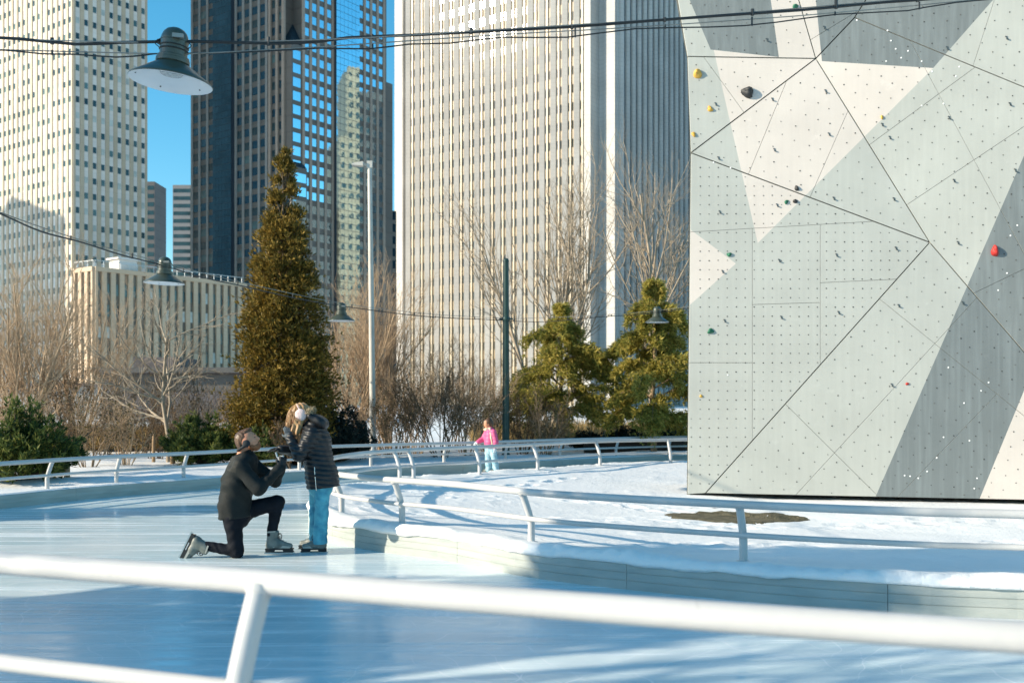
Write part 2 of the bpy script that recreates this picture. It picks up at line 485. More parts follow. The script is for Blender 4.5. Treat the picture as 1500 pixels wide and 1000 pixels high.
def kerb(name, label, path, side, h, thick, panel, mat, z0=-0.3, group=None):
    """board-faced kerb along a path, one part per panel; side=+1: body lies to the left of the path"""
    root = empty(name, (*path[0], 0), label, 'kerb', group)
    seg = np.r_[0, np.cumsum(np.linalg.norm(np.diff(path, axis=0), axis=1))]
    inner = offset_path(path, side * thick)
    a = 0.0
    while a < seg[-1] - 0.3:
        b = min(a + panel, seg[-1])
        u = np.linspace(a + 0.002, b - 0.002, max(3, int((b - a) / 0.25)))
        P = np.stack([np.interp(u, seg, path[:, i]) for i in (0, 1)], 1)
        Q = np.stack([np.interp(u, seg, inner[:, i]) for i in (0, 1)], 1)
        o2 = offset_path(P, side * 0.006)
        mb = MB()
        # face made of three boards with recessed joints between them
        bh = [z0, h * 0.36, h * 0.68, h]
        prof = []
        for bi in range(3):
            zlo = bh[bi] + (0.004 if bi else 0); zhi = bh[bi + 1] - (0.004 if bi < 2 else 0.0)
            prof += [(0, zlo), (0, zhi)]
            if bi < 2: prof += [(1, zhi), (1, zhi + 0.008)]
        prof += [(2, h), (2, z0)]
        m = len(prof); VV = []; FF = []
        for i in range(len(u)):
            for (w, z) in prof:
                pt = (P, o2, Q)[w][i]
                VV.append((pt[0] - path[0][0], pt[1] - path[0][1], z))
        for i in range(len(u) - 1):
            for j in range(m):
                FF.append((i * m + j, (i + 1) * m + j, (i + 1) * m + (j + 1) % m, i * m + (j + 1) % m))
        FF.append(tuple(range(m))); FF.append(tuple(range((len(u) - 1) * m, len(u) * m))[::-1])
        mb.add(VV, FF)
        mb.build('kerb_panel', mat, root)
        a = b
    return root

# the island lies to the right of the path while walking it from right to left along the near side
kerb('rink_kerb', 'weathered grey board kerb under the snow of the island with the climbing wall', isl, -1, KH, 0.12, 2.2, M['kerb'])

OUT_PX = [(0, 745), (160, 728), (300, 717), (432, 705), (570, 697.5), (700, 692), (769, 688)]
OUT = [(-13.5, 3.5), (-11.2, 8.5), (-9.3, 12.6)] + [gnd(*p).to_2d()[:] for p in OUT_PX] + [(2.4, 26.1), (4.8, 27.4), (9.0, 28.6), (18.0, 30.0)]
outp = resample(catmull(OUT, 0.1), 0.12)
OKH = 0.2
kerb('rink_kerb', 'pale grey-green kerb along the far edge of the ice below the far railing', outp, 1, OKH, 0.16, 3.0, M['kerb_far'])

def bank_z(x, y, d):
    z = 0.2 + 0.09 * (fbm(x * 0.8, y * 0.8, 31) - 0.42) * np.clip(d, 0, 1) * 2 + 0.10 * np.clip(fbm(x * 2.7, y * 2.7, 3) - 0.5, 0, 1) * np.clip(d * 3, 0, 1)
    z = z + 0.03 * np.exp(-(d / 0.3) ** 2)
    z = z + np.clip((d - 3) / 30, 0, 1) * 0.10
    e = np.clip(d / 0.05, 0, 1)
    return z * e + (1 - e) * (OKH + 0.004)

outd = resample(outp, 0.25)
g = np.r_[0, 0.05, 0.12, 0.25, 0.42, 0.6, 0.85, np.linspace(1.2, 12, 36), 16, 25, 45, 90, 200, 500, 1200]
tang = np.gradient(outd, axis=0); tang /= np.linalg.norm(tang, axis=1)[:, None]
nrm = np.stack([-tang[:, 1], tang[:, 0]], 1)
for _ in range(30):
    nrm[1:-1] = (nrm[:-2] + nrm[1:-1] + nrm[2:]) / 3
nrm /= np.linalg.norm(nrm, axis=1)[:, None]
BX = outd[:, None, 0] + nrm[:, None, 0] * g; BY = outd[:, None, 1] + nrm[:, None, 1] * g
BZ = bank_z(BX, BY, np.broadcast_to(g, BX.shape))
n, k = BX.shape
V = np.stack([BX, BY, BZ], -1).reshape(-1, 3)
ii, jj = np.meshgrid(np.arange(n - 1), np.arange(k - 1), indexing='ij')
q = np.stack([ii * k + jj, (ii + 1) * k + jj, (ii + 1) * k + jj + 1, ii * k + jj + 1], -1).reshape(-1, 4)
me = mesh_np('snow_bank', V, q.ravel(), np.arange(0, q.size, 4), True)
tag(obj('snow_bank', me, SNOW), kind='structure')

# patch of bare brown turf in the snow before the wall
mb = MB()
cx, cy = 3.15, 14.35
ring = []
for i in range(90):
    a = 2 * math.pi * i / 90
    r = 1 + 0.34 * (float(fbm(math.cos(a) * 2.2 + 5, math.sin(a) * 2.2, 77)) - 0.5) * 2
    ring.append((cx + 1.05 * r * math.cos(a), cy + 0.72 * r * math.sin(a)))
V = []; F = []
for t in np.linspace(0.02, 1, 12):
    for (x, y) in ring:
        px_, py_ = cx + (x - cx) * t, cy + (y - cy) * t
        V.append((px_, py_, snow_z(px_, py_) + 0.016 - 0.03 * max(0, t - 0.93) / 0.07))
for r in range(11):
    for i in range(90):
        F.append((r * 90 + i, r * 90 + (i + 1) % 90, (r + 1) * 90 + (i + 1) % 90, (r + 1) * 90 + i))
F.append(tuple(range(90)))
M['turf'] = pmat('bare_turf', (0.075, 0.065, 0.035), 0.95, scale=9, col2=(0.17, 0.145, 0.085), bump=0.9, bscale=45, bdist=0.04)
tag(obj('turf_patch', mesh_from('turf_patch', V, F, True), M['turf']), 'patch of bare brown turf in the snow before the climbing wall', 'turf', kind='stuff')

# photographer's side of the ribbon
NEARP = resample(catmull([(-4.6, 4.6), (-3.0, 3.65), (-1.60, 3.06), (-0.77, 2.755), (-0.04, 2.46), (1.03, 2.08), (2.4, 1.7), (4.2, 1.35)], 0.1), 0.1)
M['concrete'] = pmat('concrete', (0.34, 0.33, 0.31), 0.85, var=0.15, scale=2.5, bump=0.2, bscale=25)
kerb('rink_kerb', 'board kerb under the nearest railing at the camera', offset_path(NEARP, 0.12), -1, 0.66, 0.18, 2.4, M['kerb'])
mb = MB()
p2 = offset_path(NEARP, -0.03)
VV = [(x, y, 0.668) for x, y in p2] + [(x * 1.05, y - 5.5, 0.668) for x, y in p2]
nn = len(p2)
mb.add(VV, [(i, i + nn, i + 1 + nn, i + 1) for i in range(nn - 1)])
tag(mb.build('path', SNOW), kind='structure')

# ------------------------------------------------------------------ railings
def railing(name, label, base, posts, zb, zl, zt, side, lean=0.09, rt=0.035, rl=0.025, rp=0.034, group=None, ends=True):
    """base: 2-D path of the post feet; side=+1 leans to the left of the path"""
    root = empty(name, (*base[0], zb), label, 'railing', group)
    ox, oy = base[0]
    top = offset_path(base, side * lean)
    T = resample(top, 0.22); Lw = resample(base, 0.22)
    mb = MB(); mb.tube([(x - ox, y - oy, zt - zb) for x, y in T], rt, 14)
    mb.build('top_rail', M['rail'], root, auto=50)
    mb = MB(); mb.tube([(x - ox, y - oy, zl - zb) for x, y in Lw], rl, 12)
    mb.build('lower_rail', M['rail'], root, auto=50)
    seg = np.r_[0, np.cumsum(np.linalg.norm(np.diff(base, axis=0), axis=1))]
    for p in posts:
        i = int(np.argmin(np.hypot(base[:, 0] - p[0], base[:, 1] - p[1])))
        b = base[i] - np.array([ox, oy]); t = top[i] - np.array([ox, oy])
        b2 = b - (t - b) * 0.45
        pts = [(*b2, -0.12), (*b2, 0.0), (*b2, (zl - zb) * 0.8)]
        for s in (0.15, 0.35, 0.6, 0.85, 1.0):
            w = s ** 1.25
            pts.append((b2[0] + (t[0] - b2[0]) * w, b2[1] + (t[1] - b2[1]) * w, (zl - zb) * 0.8 + (zt - zb - (zl - zb) * 0.8) * s))
        mb = MB(); mb.tube(pts, [rp * 1.05] * 3 + [rp] * 5, 12)
        o = mb.build('post', M['rail'], root, auto=50)
        mb = MB(); mb.lathe([(rp * 1.9, 0.0), (rp * 1.9, 0.012), (rp * 1.0, 0.02)], 14, Matrix.Translation((*b2, 0.0)))
        mb.build('base_plate', M['rail'], o, auto=50)
        dv = Vector(pts[-1]) - Vector(pts[-2]); dv.normalize(); tp = Vector(pts[-1]) - dv * rt * 0.75
        mb = MB(); mb.tube([tp - dv * 0.012, tp - dv * 0.004, tp + dv * 0.012], [rp * 1.04, rp * 1.16, rp * 1.3], 12); mb.build('weld_bead', M['rail'], o, auto=60)
    return root

ib = offset_path(isl, -0.17)
mid_posts = [gnd(497, 752, 0.3), gnd(575, 770, 0.3), gnd(768, 795, 0.3), gnd(1086, 820, 0.3), Vector((5.1, 7.65, 0)), Vector((7.6, 7.1, 0)), gnd(505, 722, 0.3),
             gnd(555, 701, 0.3), gnd(626, 702, 0.3), gnd(700, 694, 0.3), gnd(785, 688, 0.3), gnd(877, 681, 0.3), gnd(987, 678, 0.3), Vector((6.2, 23.3, 0))]
railing('railing', 'white tube railing round the snowy island, running past the couple to the right edge', ib, mid_posts, 0.29, 0.53, 0.80, 1)
ob = offset_path(outp, 0.20)
out_posts = [(-12.3, 7.0), (-11.1, 9.6), (-10.2, 11.8), (-9.2, 13.6)] + [gnd(*p, 0.2) for p in ((72, 717), (180, 709), (283, 702.5), (386, 696), (458, 691))]
q0 = out_posts[-1]
seg = np.r_[0, np.cumsum(np.linalg.norm(np.diff(ob, axis=0), axis=1))]
i0 = int(np.argmin(np.hypot(ob[:, 0] - q0[0], ob[:, 1] - q0[1])))
s = seg[i0] + 1.75
while s < seg[-1]:
    i = int(np.argmin(np.abs(seg - s))); out_posts.append(tuple(ob[i])); s += 1.75
railing('railing', 'white tube railing along the far edge of the ice, in front of the shrubs', ob, out_posts, 0.2, 0.44, 0.69, -1)
fb = NEARP.copy()
railing('railing', 'large out-of-focus white tube railing crossing the bottom of the picture', fb,
        [fb[int(np.argmin(np.abs(fb[:, 0] + x)))] for x in (0.705, 2.4, -1.2, -2.9)], 0.66, 0.915, 1.19, 1, 0.085, 0.035, 0.025, 0.033)

# dark timber edge behind the far railing on the right
M['timber'] = pmat('dark_timber', (0.05, 0.03, 0.022), 0.8, var=0.3, scale=3, stretch=(0.4, 4, 8), bump=0.2)
tw = empty('timber_wall', (2.0, 28.6, 0.15), 'long dark timber edging behind the far railing left of the climbing wall', 'wall')
for i in range(3):
    for j in range(3):
        mb = MB(); mb.box(j * 2.05 + 0.01, j * 2.05 + 2.04, -0.08, 0.08, i * 0.125 + 0.003, i * 0.125 + 0.122, lambda x, y, z: (x * 0.96, y + x * 0.28, z))
        mb.build('plank', M['timber'], tw)
# ------------------------------------------------------------------ city behind the park
TH = math.radians(36)
ED = Vector((math.cos(TH), -math.sin(TH)))       # east along the south fronts
ND = Vector((math.sin(TH), math.cos(TH)))        # north along the east fronts
SN = -ND; EN = ED

def glass(name, tint, rough=0.04, metal=0.85, var=0.15):
    return pmat(name, tint, rough, metal, var=var, scale=0.15, spec=0.6, bump=0.02, bscale=0.25, bdist=0.5, island=0.10)

def stone(name, col, pitch=3.4, wide=2.0, var=0.10, line=0.75, rough=0.75):
    """cladding with fine horizontal and vertical joints"""
    m = pmat(name, col, rough, var=var, scale=0.12, detail=6, bump=0.05, bscale=2)
    nt, b = nodes_of(m); N = nt.nodes; L = nt.links
    src = b.inputs['Base Color'].links[0].from_socket
    tc = N.new('ShaderNodeTexCoord'); sp = N.new('ShaderNodeSeparateXYZ'); L.new(tc.outputs['Object'], sp.inputs[0])
    md = N.new('ShaderNodeMath'); md.operation = 'FRACT'
    dv = N.new('ShaderNodeMath'); dv.operation = 'DIVIDE'; dv.inputs[1].default_value = pitch
    L.new(sp.outputs['Z'], dv.inputs[0]); L.new(dv.outputs[0], md.inputs[0])
    lt = N.new('ShaderNodeMath'); lt.operation = 'LESS_THAN'; lt.inputs[1].default_value = 0.085
    L.new(md.outputs[0], lt.inputs[0])
    mx = N.new('ShaderNodeMix'); mx.data_type = 'RGBA'; mx.blend_type = 'MULTIPLY'
    L.new(lt.outputs[0], mx.inputs['Factor']); L.new(src, mx.inputs['A']); mx.inputs['B'].default_value = (line, line, line, 1)
    L.new(mx.outputs['Result'], b.inputs['Base Color'])
    return m

class Face:
    """a vertical building front: u along it, w out of it, z up; all relative to the tower's root"""
    def __init__(self, origin, root, d, nrm):
        self.o = Vector(origin); self.r = Vector((root[0], root[1])); self.d = d; self.n = nrm
    def __call__(self, u, w, z):
        p = self.o + self.d * u + self.n * w - self.r
        return (p.x, p.y, z)
    def upx(self, px):
        """where along the front a pixel column meets it"""
        r = (px - CX) / FPX
        return (self.o.x - r * self.o.y) / (r * self.d.y - self.d.x)
    def pix(self, u, z):
        p = self.o + self.d * u
        return CX + FPX * p.x / p.y, HY - FPX * (z - EYE) / p.y

WIN_CACHE = {}
def windows(root, face, items, mats, depth=0.06, frame=None, limit=300, name='window'):
    """items: (u0,u1,z0,z1,w) panes; the largest in view are parts of their own, the rest one joined part"""
    vis = []; rest = []
    for it in items:
        x, y = face.pix((it[0] + it[1]) / 2, (it[2] + it[3]) / 2)
        (vis if (-10 < x < 1010 and -15 < y < 600) else rest).append(it)
    rnd = random.Random(hash((round(face.o.x, 2), len(items))) & 0xffff)
    rnd.shuffle(vis)
    rest += vis[limit:]; vis = vis[:limit]
    for it in vis:
        u0, u1, z0, z1, w = it
        key = (id(face), round(u1 - u0, 3), round(z1 - z0, 3))
        mi = rnd.choices(range(len(mats)), [m[1] for m in mats])[0]
        kk = (key, mi)
        if kk not in WIN_CACHE:
            a = face.d * ((u1 - u0) / 2); h = (z1 - z0) / 2; nn = face.n * depth
            V = []
            for (su, sz, sw) in ((-1, -1, 0), (1, -1, 0), (1, 1, 0), (-1, 1, 0), (-1, -1, 1), (1, -1, 1), (1, 1, 1), (-1, 1, 1)):
                V.append((a.x * su + nn.x * sw, a.y * su + nn.y * sw, h * sz))
            me = mesh_from(name, V, [(0, 1, 2, 3), (7, 6, 5, 4), (0, 4, 5, 1), (1, 5, 6, 2), (2, 6, 7, 3), (3, 7, 4, 0)])
            me.materials.append(mats[mi][0])
            WIN_CACHE[kk] = me
        o = bpy.data.objects.new(name, WIN_CACHE[kk])
        o.location = face((u0 + u1) / 2, w, (z0 + z1) / 2)
        link(o, root)
    if rest:
        mb = MB()
        for it in rest:
            u0, u1, z0, z1, w = it
            mb.mi = rnd.choices(range(len(mats)), [m[1] for m in mats])[0]
            mb.add([face(u0, w + depth, z0), face(u1, w + depth, z0), face(u1, w + depth, z1), face(u0, w + depth, z1)], [(0, 1, 2, 3)])
        o = mb.build(name + 's', [m[0] for m in mats], root)
        o['kind'] = 'stuff'

def core(mb, corner, Ls, Le, H, root, z0=-0.3, inset=0.0):
    """solid shaft behind the fronts: Ls metres west of the corner, Le metres north of it"""
    c = Vector(corner) - Vector((root[0], root[1]))
    a = c - ED * inset + ND * inset
    pts = [a, a + ND * (Le - 2 * inset), a + ND * (Le - 2 * inset) - ED * (Ls - 2 * inset), a - ED * (Ls - 2 * inset)]
    n = 4
    V = [(p.x, p.y, z0) for p in pts] + [(p.x, p.y, H) for p in pts]
    mb.add(V, [(3, 2, 1, 0), (4, 5, 6, 7)] + [(i, (i + 1) % n, n + (i + 1) % n, n + i) for i in range(n)])

M['lime'] = stone('limestone_white', (0.70, 0.665, 0.62), 3.13, line=0.95)
M['tan'] = stone('tan_pier_stone', (0.52, 0.425, 0.31), 1.75, line=0.92)
M['g_dark'] = pmat('window_dark', (0.020, 0.045, 0.052), 0.12, 0.0, var=0.3, scale=0.3, island=0.3)
M['g_teal'] = pmat('window_teal', (0.07, 0.12, 0.12), 0.15, 0.0, var=0.3, scale=0.3, island=0.3)
M['g_pale'] = pmat('window_blind', (0.42, 0.46, 0.43), 0.35, var=0.2, scale=0.5, island=0.2)

# ---- pale limestone tower at the left edge
c1 = at(107, 585, 202).to_2d(); H1 = 150; L1s = 45.6; L1e = 16.6
t1 = empty('office_tower', (c1.x, c1.y, 0), 'pale limestone office tower with small square windows at the left edge', 'tower')
mb = MB(); core(mb, c1, L1s, L1e, H1, c1); mb.build('wall', M['lime'], t1)
fs = Face(c1, c1, -ED, SN); fe = Face(c1, c1, ND, EN)
pit = 1.90; flo = 3.13
for face, L, nm in ((fs, L1s, 's'), (fe, L1e, 'e')):
    mbp = MB(); ncol = int(round(L / pit)); pw = L / ncol
    items = []
    for i in range(ncol + 1):
        a = max(0, i * pw - 0.40); b = min(L, i * pw + 0.40)
        mb2 = MB(); mb2.box(a, b, -0.02, 0.22, 0, H1 + 0.8, lambda u, w, z: face(u, w, z))
        if face.pix((a + b) / 2, 60)[0] > -40: mb2.build('pier', M['tan'], t1)
        else: mbp.box(a, b, -0.02, 0.22, 0, H1 + 0.8, lambda u, w, z: face(u, w, z))
    for i in range(ncol):
        for f in range(int(H1 / flo)):
            uc = (i + 0.5) * pw; z = f * flo + 1.0
            items.append((uc - 0.36, uc + 0.36, z, z + 1.2, 0.004))
            if f % 1 == 0 and face.pix(uc, z)[0] > -20 and z < 110:
                mbp.box(uc - 0.40, uc + 0.40, 0.0, 0.10, z - 0.14, z - 0.02, lambda u, w, zz: face(u, w, zz))
    o = mbp.build('sills', M['lime'], t1); o['kind'] = 'stuff'
    windows(t1, face, items, [(M['g_dark'], 5), (M['g_teal'], 3), (M['g_pale'], 2)], 0.05, limit=300 if nm == 's' else 160)

# ---- low wing with vertical strips
c2 = at(138, 585, 170).to_2d(); H2 = 23.0
t2 = empty('office_block', (c2.x, c2.y, 0), 'low tan office block with vertical window strips below the pale tower', 'building')
M['tan2'] = stone('tan_block_stone', (0.55, 0.41, 0.28), 1.15, line=0.9)
M['strip'] = pmat('strip_back', (0.135, 0.125, 0.10), 0.6, var=0.2, scale=0.3)
mb = MB(); core(mb, c2, 5.6, 31.5, H2, c2); mb.build('wall', M['strip'], t2)
fs = Face(c2, c2, -ED, SN); fe = Face(c2, c2, ND, EN)
for face, L, ncol in ((fs, 5.6, 3), (fe, 31.5, 19)):
    pw = L / ncol; items = []
    for i in range(ncol + 1):
        a = max(0, i * pw - 0.44 * (1 if i else 2)); b = min(L, i * pw + 0.44)
        mb = MB(); mb.box(a, b, -0.02, 0.38, 0, H2, lambda u, w, z: face(u, w, z)); mb.build('pier', M['tan2'], t2)
    for i in range(ncol):
        for f in range(6):
            z = 1.2 + f * 3.6
            items.append((i * pw + 0.47, (i + 1) * pw - 0.47, z, z + 1.9, 0.01))
    windows(t2, face, items, [(M['g_dark'], 5), (M['g_teal'], 4), (M['g_pale'], 2)], 0.05)
    mb = MB(); mb.box(0.0, L, -0.3, 0.46, H2 + 0.003, H2 + 0.75, lambda u, w, z: face(u, w, z)); mb.build('parapet', M['tan2'], t2)
M['steel'] = pmat('grey_steel', (0.45, 0.47, 0.48), 0.4, 0.6, var=0.1)
for face, L in ((fs, 5.6), (fe, 31.5)):
    mb = MB()
    for i in range(int(L / 1.6) + 1):
        mb.box(i * 1.6, i * 1.6 + 0.08, 0.1, 0.18, H2 + 0.75, H2 + 1.75, lambda u, w, z: face(u, w, z))
    mb.box(0, L, 0.09, 0.19, H2 + 1.76, H2 + 1.86, lambda u, w, z: face(u, w, z))
    mb.build('roof_rail', M['steel'], t2)
mb = MB(); mb.box(5, 8.5, -3.5, -0.6, H2 + 0.3, H2 + 2.6, lambda u, w, z: fe(u, w, z)); mb.box(4.6, 9.0, -3.9, -0.3, H2 + 2.61, H2 + 2.9, lambda u, w, z: fe(u, w, z))
mb.build('roof_hut', M['lime'], t2)

# ---- grey granite tower with glass bays
c3 = at(427, 585, 215).to_2d(); H3 = 165
t3 = empty('office_tower', (c3.x, c3.y, 0), 'dark grey granite tower with blue glass bays behind the big conifer', 'tower')
M['gran'] = stone('grey_granite', (0.12, 0.105, 0.09), 3.4, line=0.8, rough=0.5)
M['gran_pier'] = stone('granite_pier', (0.30, 0.235, 0.185), 1.7, line=0.85, rough=0.5)
M['gran_cool'] = stone('granite_pier_cool', (0.25, 0.24, 0.22), 1.7, line=0.85, rough=0.5)
M['mirror'] = glass('mirror_glass', (0.46, 0.66, 0.74), 0.02, 0.95, var=0.04)
M['bluebay'] = glass('blue_bay_glass', (0.035, 0.11, 0.165), 0.05, 0.8)
M['mullion'] = pmat('dark_mullion', (0.04, 0.06, 0.08), 0.4, 0.4)
fs = Face(c3, c3, -ED, SN); fe = Face(c3, c3, ND, EN)
Ls3 = fs.upx(281); Le3 = fe.upx(566)
nt_ = 3.3                                            # corner notch
mb = MB()
core(mb, c3, Ls3, Le3, H3, c3, inset=0.0)
mb.V = []; mb.F = []; mb.M = []; mb.n = 0
cc = Vector((0, 0))
fp = [cc - ED * nt_, cc - ED * nt_ + ND * nt_, cc + ND * nt_, cc + ND * Le3, cc + ND * Le3 - ED * Ls3, cc - ED * Ls3]
# notched upper shaft, and the filled corner below a chevron roof
mb.prism([(p.x, p.y) for p in fp], -0.3, H3)
mb.build('wall', M['gran'], t3)
zc1 = EYE + (HY - 62) / FPX * 215                      # top of the corner bay
zc2 = EYE + (HY - 245) / FPX * 215
mb = MB(); q4 = [cc, cc + ND * nt_, cc - ED * nt_ + ND * nt_, cc - ED * nt_]
mb.prism([(p.x, p.y) for p in q4], -0.3, zc1)
mb.build('corner_bay', M['gran'], t3)
mb = MB()
ap = (cc - ED * nt_ + ND * nt_)
mb.add([(q4[0].x, q4[0].y, zc1 + 0.01), (q4[1].x, q4[1].y, zc1 + 0.01), (q4[3].x, q4[3].y, zc1 + 0.01), (ap.x, ap.y, zc1 + 5.5), (ap.x, ap.y, zc1 + 0.01)],
       [(0, 1, 3), (0, 3, 2), (0, 2, 4, 1)])
mb.build('chevron_roof', M['bluebay'], t3)
mb = MB()
fo = cc + ED * 1.2 - ND * 1.2
q5 = [fo, fo + ND * 4.4, cc - ED * 3.2 + ND * 3.2, fo - ED * 4.4]
mb.prism([(p.x, p.y) for p in q5], -0.3, zc2)
mb.build('lower_bay', M['gran'], t3)
mb = MB()
mb.add([(q5[0].x, q5[0].y, zc2 + 0.01), (q5[1].x, q5[1].y, zc2 + 0.01), (q5[3].x, q5[3].y, zc2 + 0.01), (q5[2].x, q5[2].y, zc2 + 5)], [(0, 1, 3), (0, 3, 2)])
mb.build('chevron_roof', M['bluebay'], t3)
# side shoulders
mb = MB()
s0 = cc + ND * (Le3 + 0.02)
for (du, hh) in ((3.4, EYE + (HY - 112) / FPX * 236), (5.6, EYE + (HY - 300) / FPX * 236)):
    a = s0 - ED * 2.0 * (du / 5.6); q6 = [a, a + ND * du, a + ND * du - ED * 12, a - ED * 12]
    mb.prism([(p.x, p.y) for p in q6], -0.3, hh)
mb.build('shoulder', M['gran'], t3)
sh_f = Face(c3 + s0 - ED * 2.0 * (5.6 / 5.6), c3, ND, EN)
mb = MB()
s1 = cc - ED * (Ls3 + 0.02)
for (du, hh) in ((1.2, EYE + (HY - 150) / FPX * 234), (3.2, EYE + (HY - 272) / FPX * 234)):
    a = s1 + ND * 2.0; q6 = [a, a + ND * 10, a + ND * 10 - ED * du, a - ED * du]
    mb.prism([(p.x, p.y) for p in q6], -0.3, hh)
mb.build('shoulder', M['gran'], t3)

def strips(face, pxs, pier_mat, w=0.22, half=None, H=H3):
    us = [face.upx(p) for p in pxs]
    for u in us:
        hw = half or 0.36
        mb = MB(); mb.box(u - hw, u + hw, -0.02, w, 0, H, lambda a, b, c: face(a, b, c)); mb.build('pier', pier_mat, t3)
    return us
fl3 = 2.90
def cells(us, face, zlo=0, zhi=H3, hgt=1.65, gap=0.40, off=0.9):
    it = []
    for a, b in zip(us[:-1], us[1:]):
        for f in range(int(zhi / fl3)):
            z = f * fl3 + off
            if z + hgt > zhi or z < zlo: continue
            it.append((min(a, b) + gap, max(a, b) - gap, z, z + hgt, 0.004))
    return it
def bay(face, p0, p1, proj, mat, H, ncol, mullw=0.055, name='glass_bay'):
    """curtain-wall bay of single panes set in a mullion grid"""
    u0, u1 = sorted((face.upx(p0), face.upx(p1)))
    mb = MB(); mb.box(u0, u1, -0.02, proj, 0, H, lambda a, b, c: face(a, b, c))
    b = mb.build(name, M['mullion'], t3)
    pw = (u1 - u0) / ncol; it = []
    for i in range(ncol):
        for f in range(int(H / 1.45)):
            it.append((u0 + i * pw + mullw / 2, u0 + (i + 1) * pw - mullw / 2, f * 1.45 + 0.05, f * 1.45 + 1.41, proj + 0.003))
    return b, it
# south front, left to right
usA = strips(fs, (282, 293, 304.5, 316), M['gran_cool'])
usB = strips(fs, (346, 357, 368, 380, 391), M['gran_cool'])
usC = strips(fs, (397, 407.5, 416.5), M['gran_pier'], w=0.5)
G3 = [(M['bluebay'], 6), (M['g_dark'], 3), (M['g_teal'], 1)]
windows(t3, fs, cells(usA, fs) + cells(usB, fs) + cells(usC, fs), G3, 0.05, limit=300)
b, it = bay(fs, 317.5, 344.5, 1.1, None, H3, 6)
windows(t3, fs, it, [(M['bluebay'], 1)], 0.03, limit=120, name='pane')
# east front
usD = strips(fe, (444, 454.5, 465.5, 476.5, 487), M['gran_pier'])
usE = strips(fe, (524, 533.5, 543, 552.5, 562), M['gran_pier'])
windows(t3, fe, cells(usD, fe) + cells(usE, fe), [(M['mirror'], 1)], 0.05, limit=290)
uc = fe.upx(442.5)
fb_ = Face(c3, c3, ND, EN)
it = []
for f in range(int(H3 / fl3)):
    z = f * fl3 + 0.9
    if z + 1.9 < zc1: it.append((0.35, uc - 0.5, z, z + 1.9, 0.01))
windows(t3, fe, [i for i in it if i[3] > zc2], [(M['mirror'], 1)], 0.05)
flw = Face(c3 + fo, c3, ND, EN)
windows(t3, flw, [(0.3, 4.1, i[2], i[3], 0.01) for i in it if i[3] < zc2], [(M['mirror'], 1)], 0.05)
fls = Face(c3 + fo, c3, -ED, SN)
windows(t3, fls, [(0.4, 2.0, i[2], i[3], 0.01) for i in it if i[3] < zc2], [(M['bluebay'], 1)], 0.05)
b, it = bay(fe, 488.5, 522.5, 0.9, None, H3, 6)
windows(t3, fe, it, [(M['mirror'], 1)], 0.03, limit=300, name='pane')
sw = []
for f in range(34):
    z = f * fl3 + 0.9
    if z < sh_f.pix(0, 0)[1] * 0 + EYE + (HY - 306) / FPX * 236: sw.append((0.6, 5.2, z, z + 1.9, 0.01))
windows(t3, sh_f, sw, [(M['bluebay'], 1)], 0.05)

# ---- white ribbed tower in the middle
c4w = at(583.5, 585, 330).to_2d()
fsw = Face(c4w, c4w, ED, SN)
L4 = fsw.upx(868)
c4 = c4w + ED * L4
t4 = empty('office_tower', (c4w.x, c4w.y, 0), 'very tall white ribbed tower filling the middle of the skyline', 'tower')
H4 = 260
M['aon'] = stone('white_granite', (0.47, 0.465, 0.44), 1.25, line=0.82)
M['aon2'] = stone('white_granite_fin', (0.50, 0.485, 0.455), 1.25, line=0.84)
M['aon_mull'] = pmat('cream_mullion', (0.43, 0.38, 0.29), 0.4, var=0.1, scale=0.2)
M['gold'] = pmat('bronze_spandrel', (0.20, 0.155, 0.09), 0.4, 0.0, spec=0.3, var=0.25, scale=0.2)
M['aonglass'] = pmat('bronze_glass', (0.022, 0.028, 0.026), 0.07, 0.0, var=0.2, scale=0.2, spec=0.45, island=0.5)
mb = MB()
q = [Vector((0, 0)), ED * L4, ED * L4 + ND * 3.6, ED * (L4 + 6.0) + ND * 3.6, ED * (L4 + 6.0) + ND * 62, ND * 62]
mb.prism([(p.x, p.y) for p in q], -0.3, H4)
mb.build('wall', M['aon'], t4)
nb = 17
u_left = fsw.upx(595); 
mb = MB(); mb.box(-0.6, u_left - 0.6, -0.02, 1.1, 0, H4, lambda a, b, c: fsw(a, b, c)); mb.build('corner_pier', M['aon2'], t4)
bw = (L4 - 2.2 - u_left) / nb
its = []; itsp = []
fl4 = 5.15
for i in range(nb):
    a = u_left + i * bw
    # triangular fin: narrow sunlit flank on the left, broad flank falling back to the right
    mb = MB(); mb.prism([(a + 0.01, -0.02), (a + bw * 0.50, -0.02), (a + bw * 0.50, 0.30), (a + bw * 0.17, 1.10), (a + 0.01, 0.12)], 0, H4, lambda u, w, z: fsw(u, w, z))
    mb.build('fin', M['aon2'], t4)
    for (x0, x1) in ((0.535, 0.665), (0.835, 0.965)):
        for f in range(int(H4 / fl4)):
            its.append((a + bw * x0, a + bw * x1, f * fl4 + 1.2, f * fl4 + 3.6, 0.06))
    mb = MB(); mb.box(a + bw * 0.50 + 0.01, a + bw * 1.0 - 0.01, -0.02, 0.055, 0, H4, lambda u, w, z: fsw(u, w, z)); mb.build('spandrel_strip', M['gold'], t4)
    mb = MB(); mb.box(a + bw * 0.70, a + bw * 0.80, -0.01, 0.42, 0, H4, lambda u, w, z: fsw(u, w, z)); mb.build('mullion', M['aon_mull'], t4)
windows(t4, fsw, its, [(M['aonglass'], 1)], 0.03, limit=300)
mb = MB(); mb.box(u_left + nb * bw + 0.05, L4 - 0.02, -0.02, 1.1, 0, H4, lambda a, b, c: fsw(a, b, c)); mb.build('corner_pier', M['aon'], t4)
f2s = Face(c4 + ND * 3.6, c4w, ED, SN)
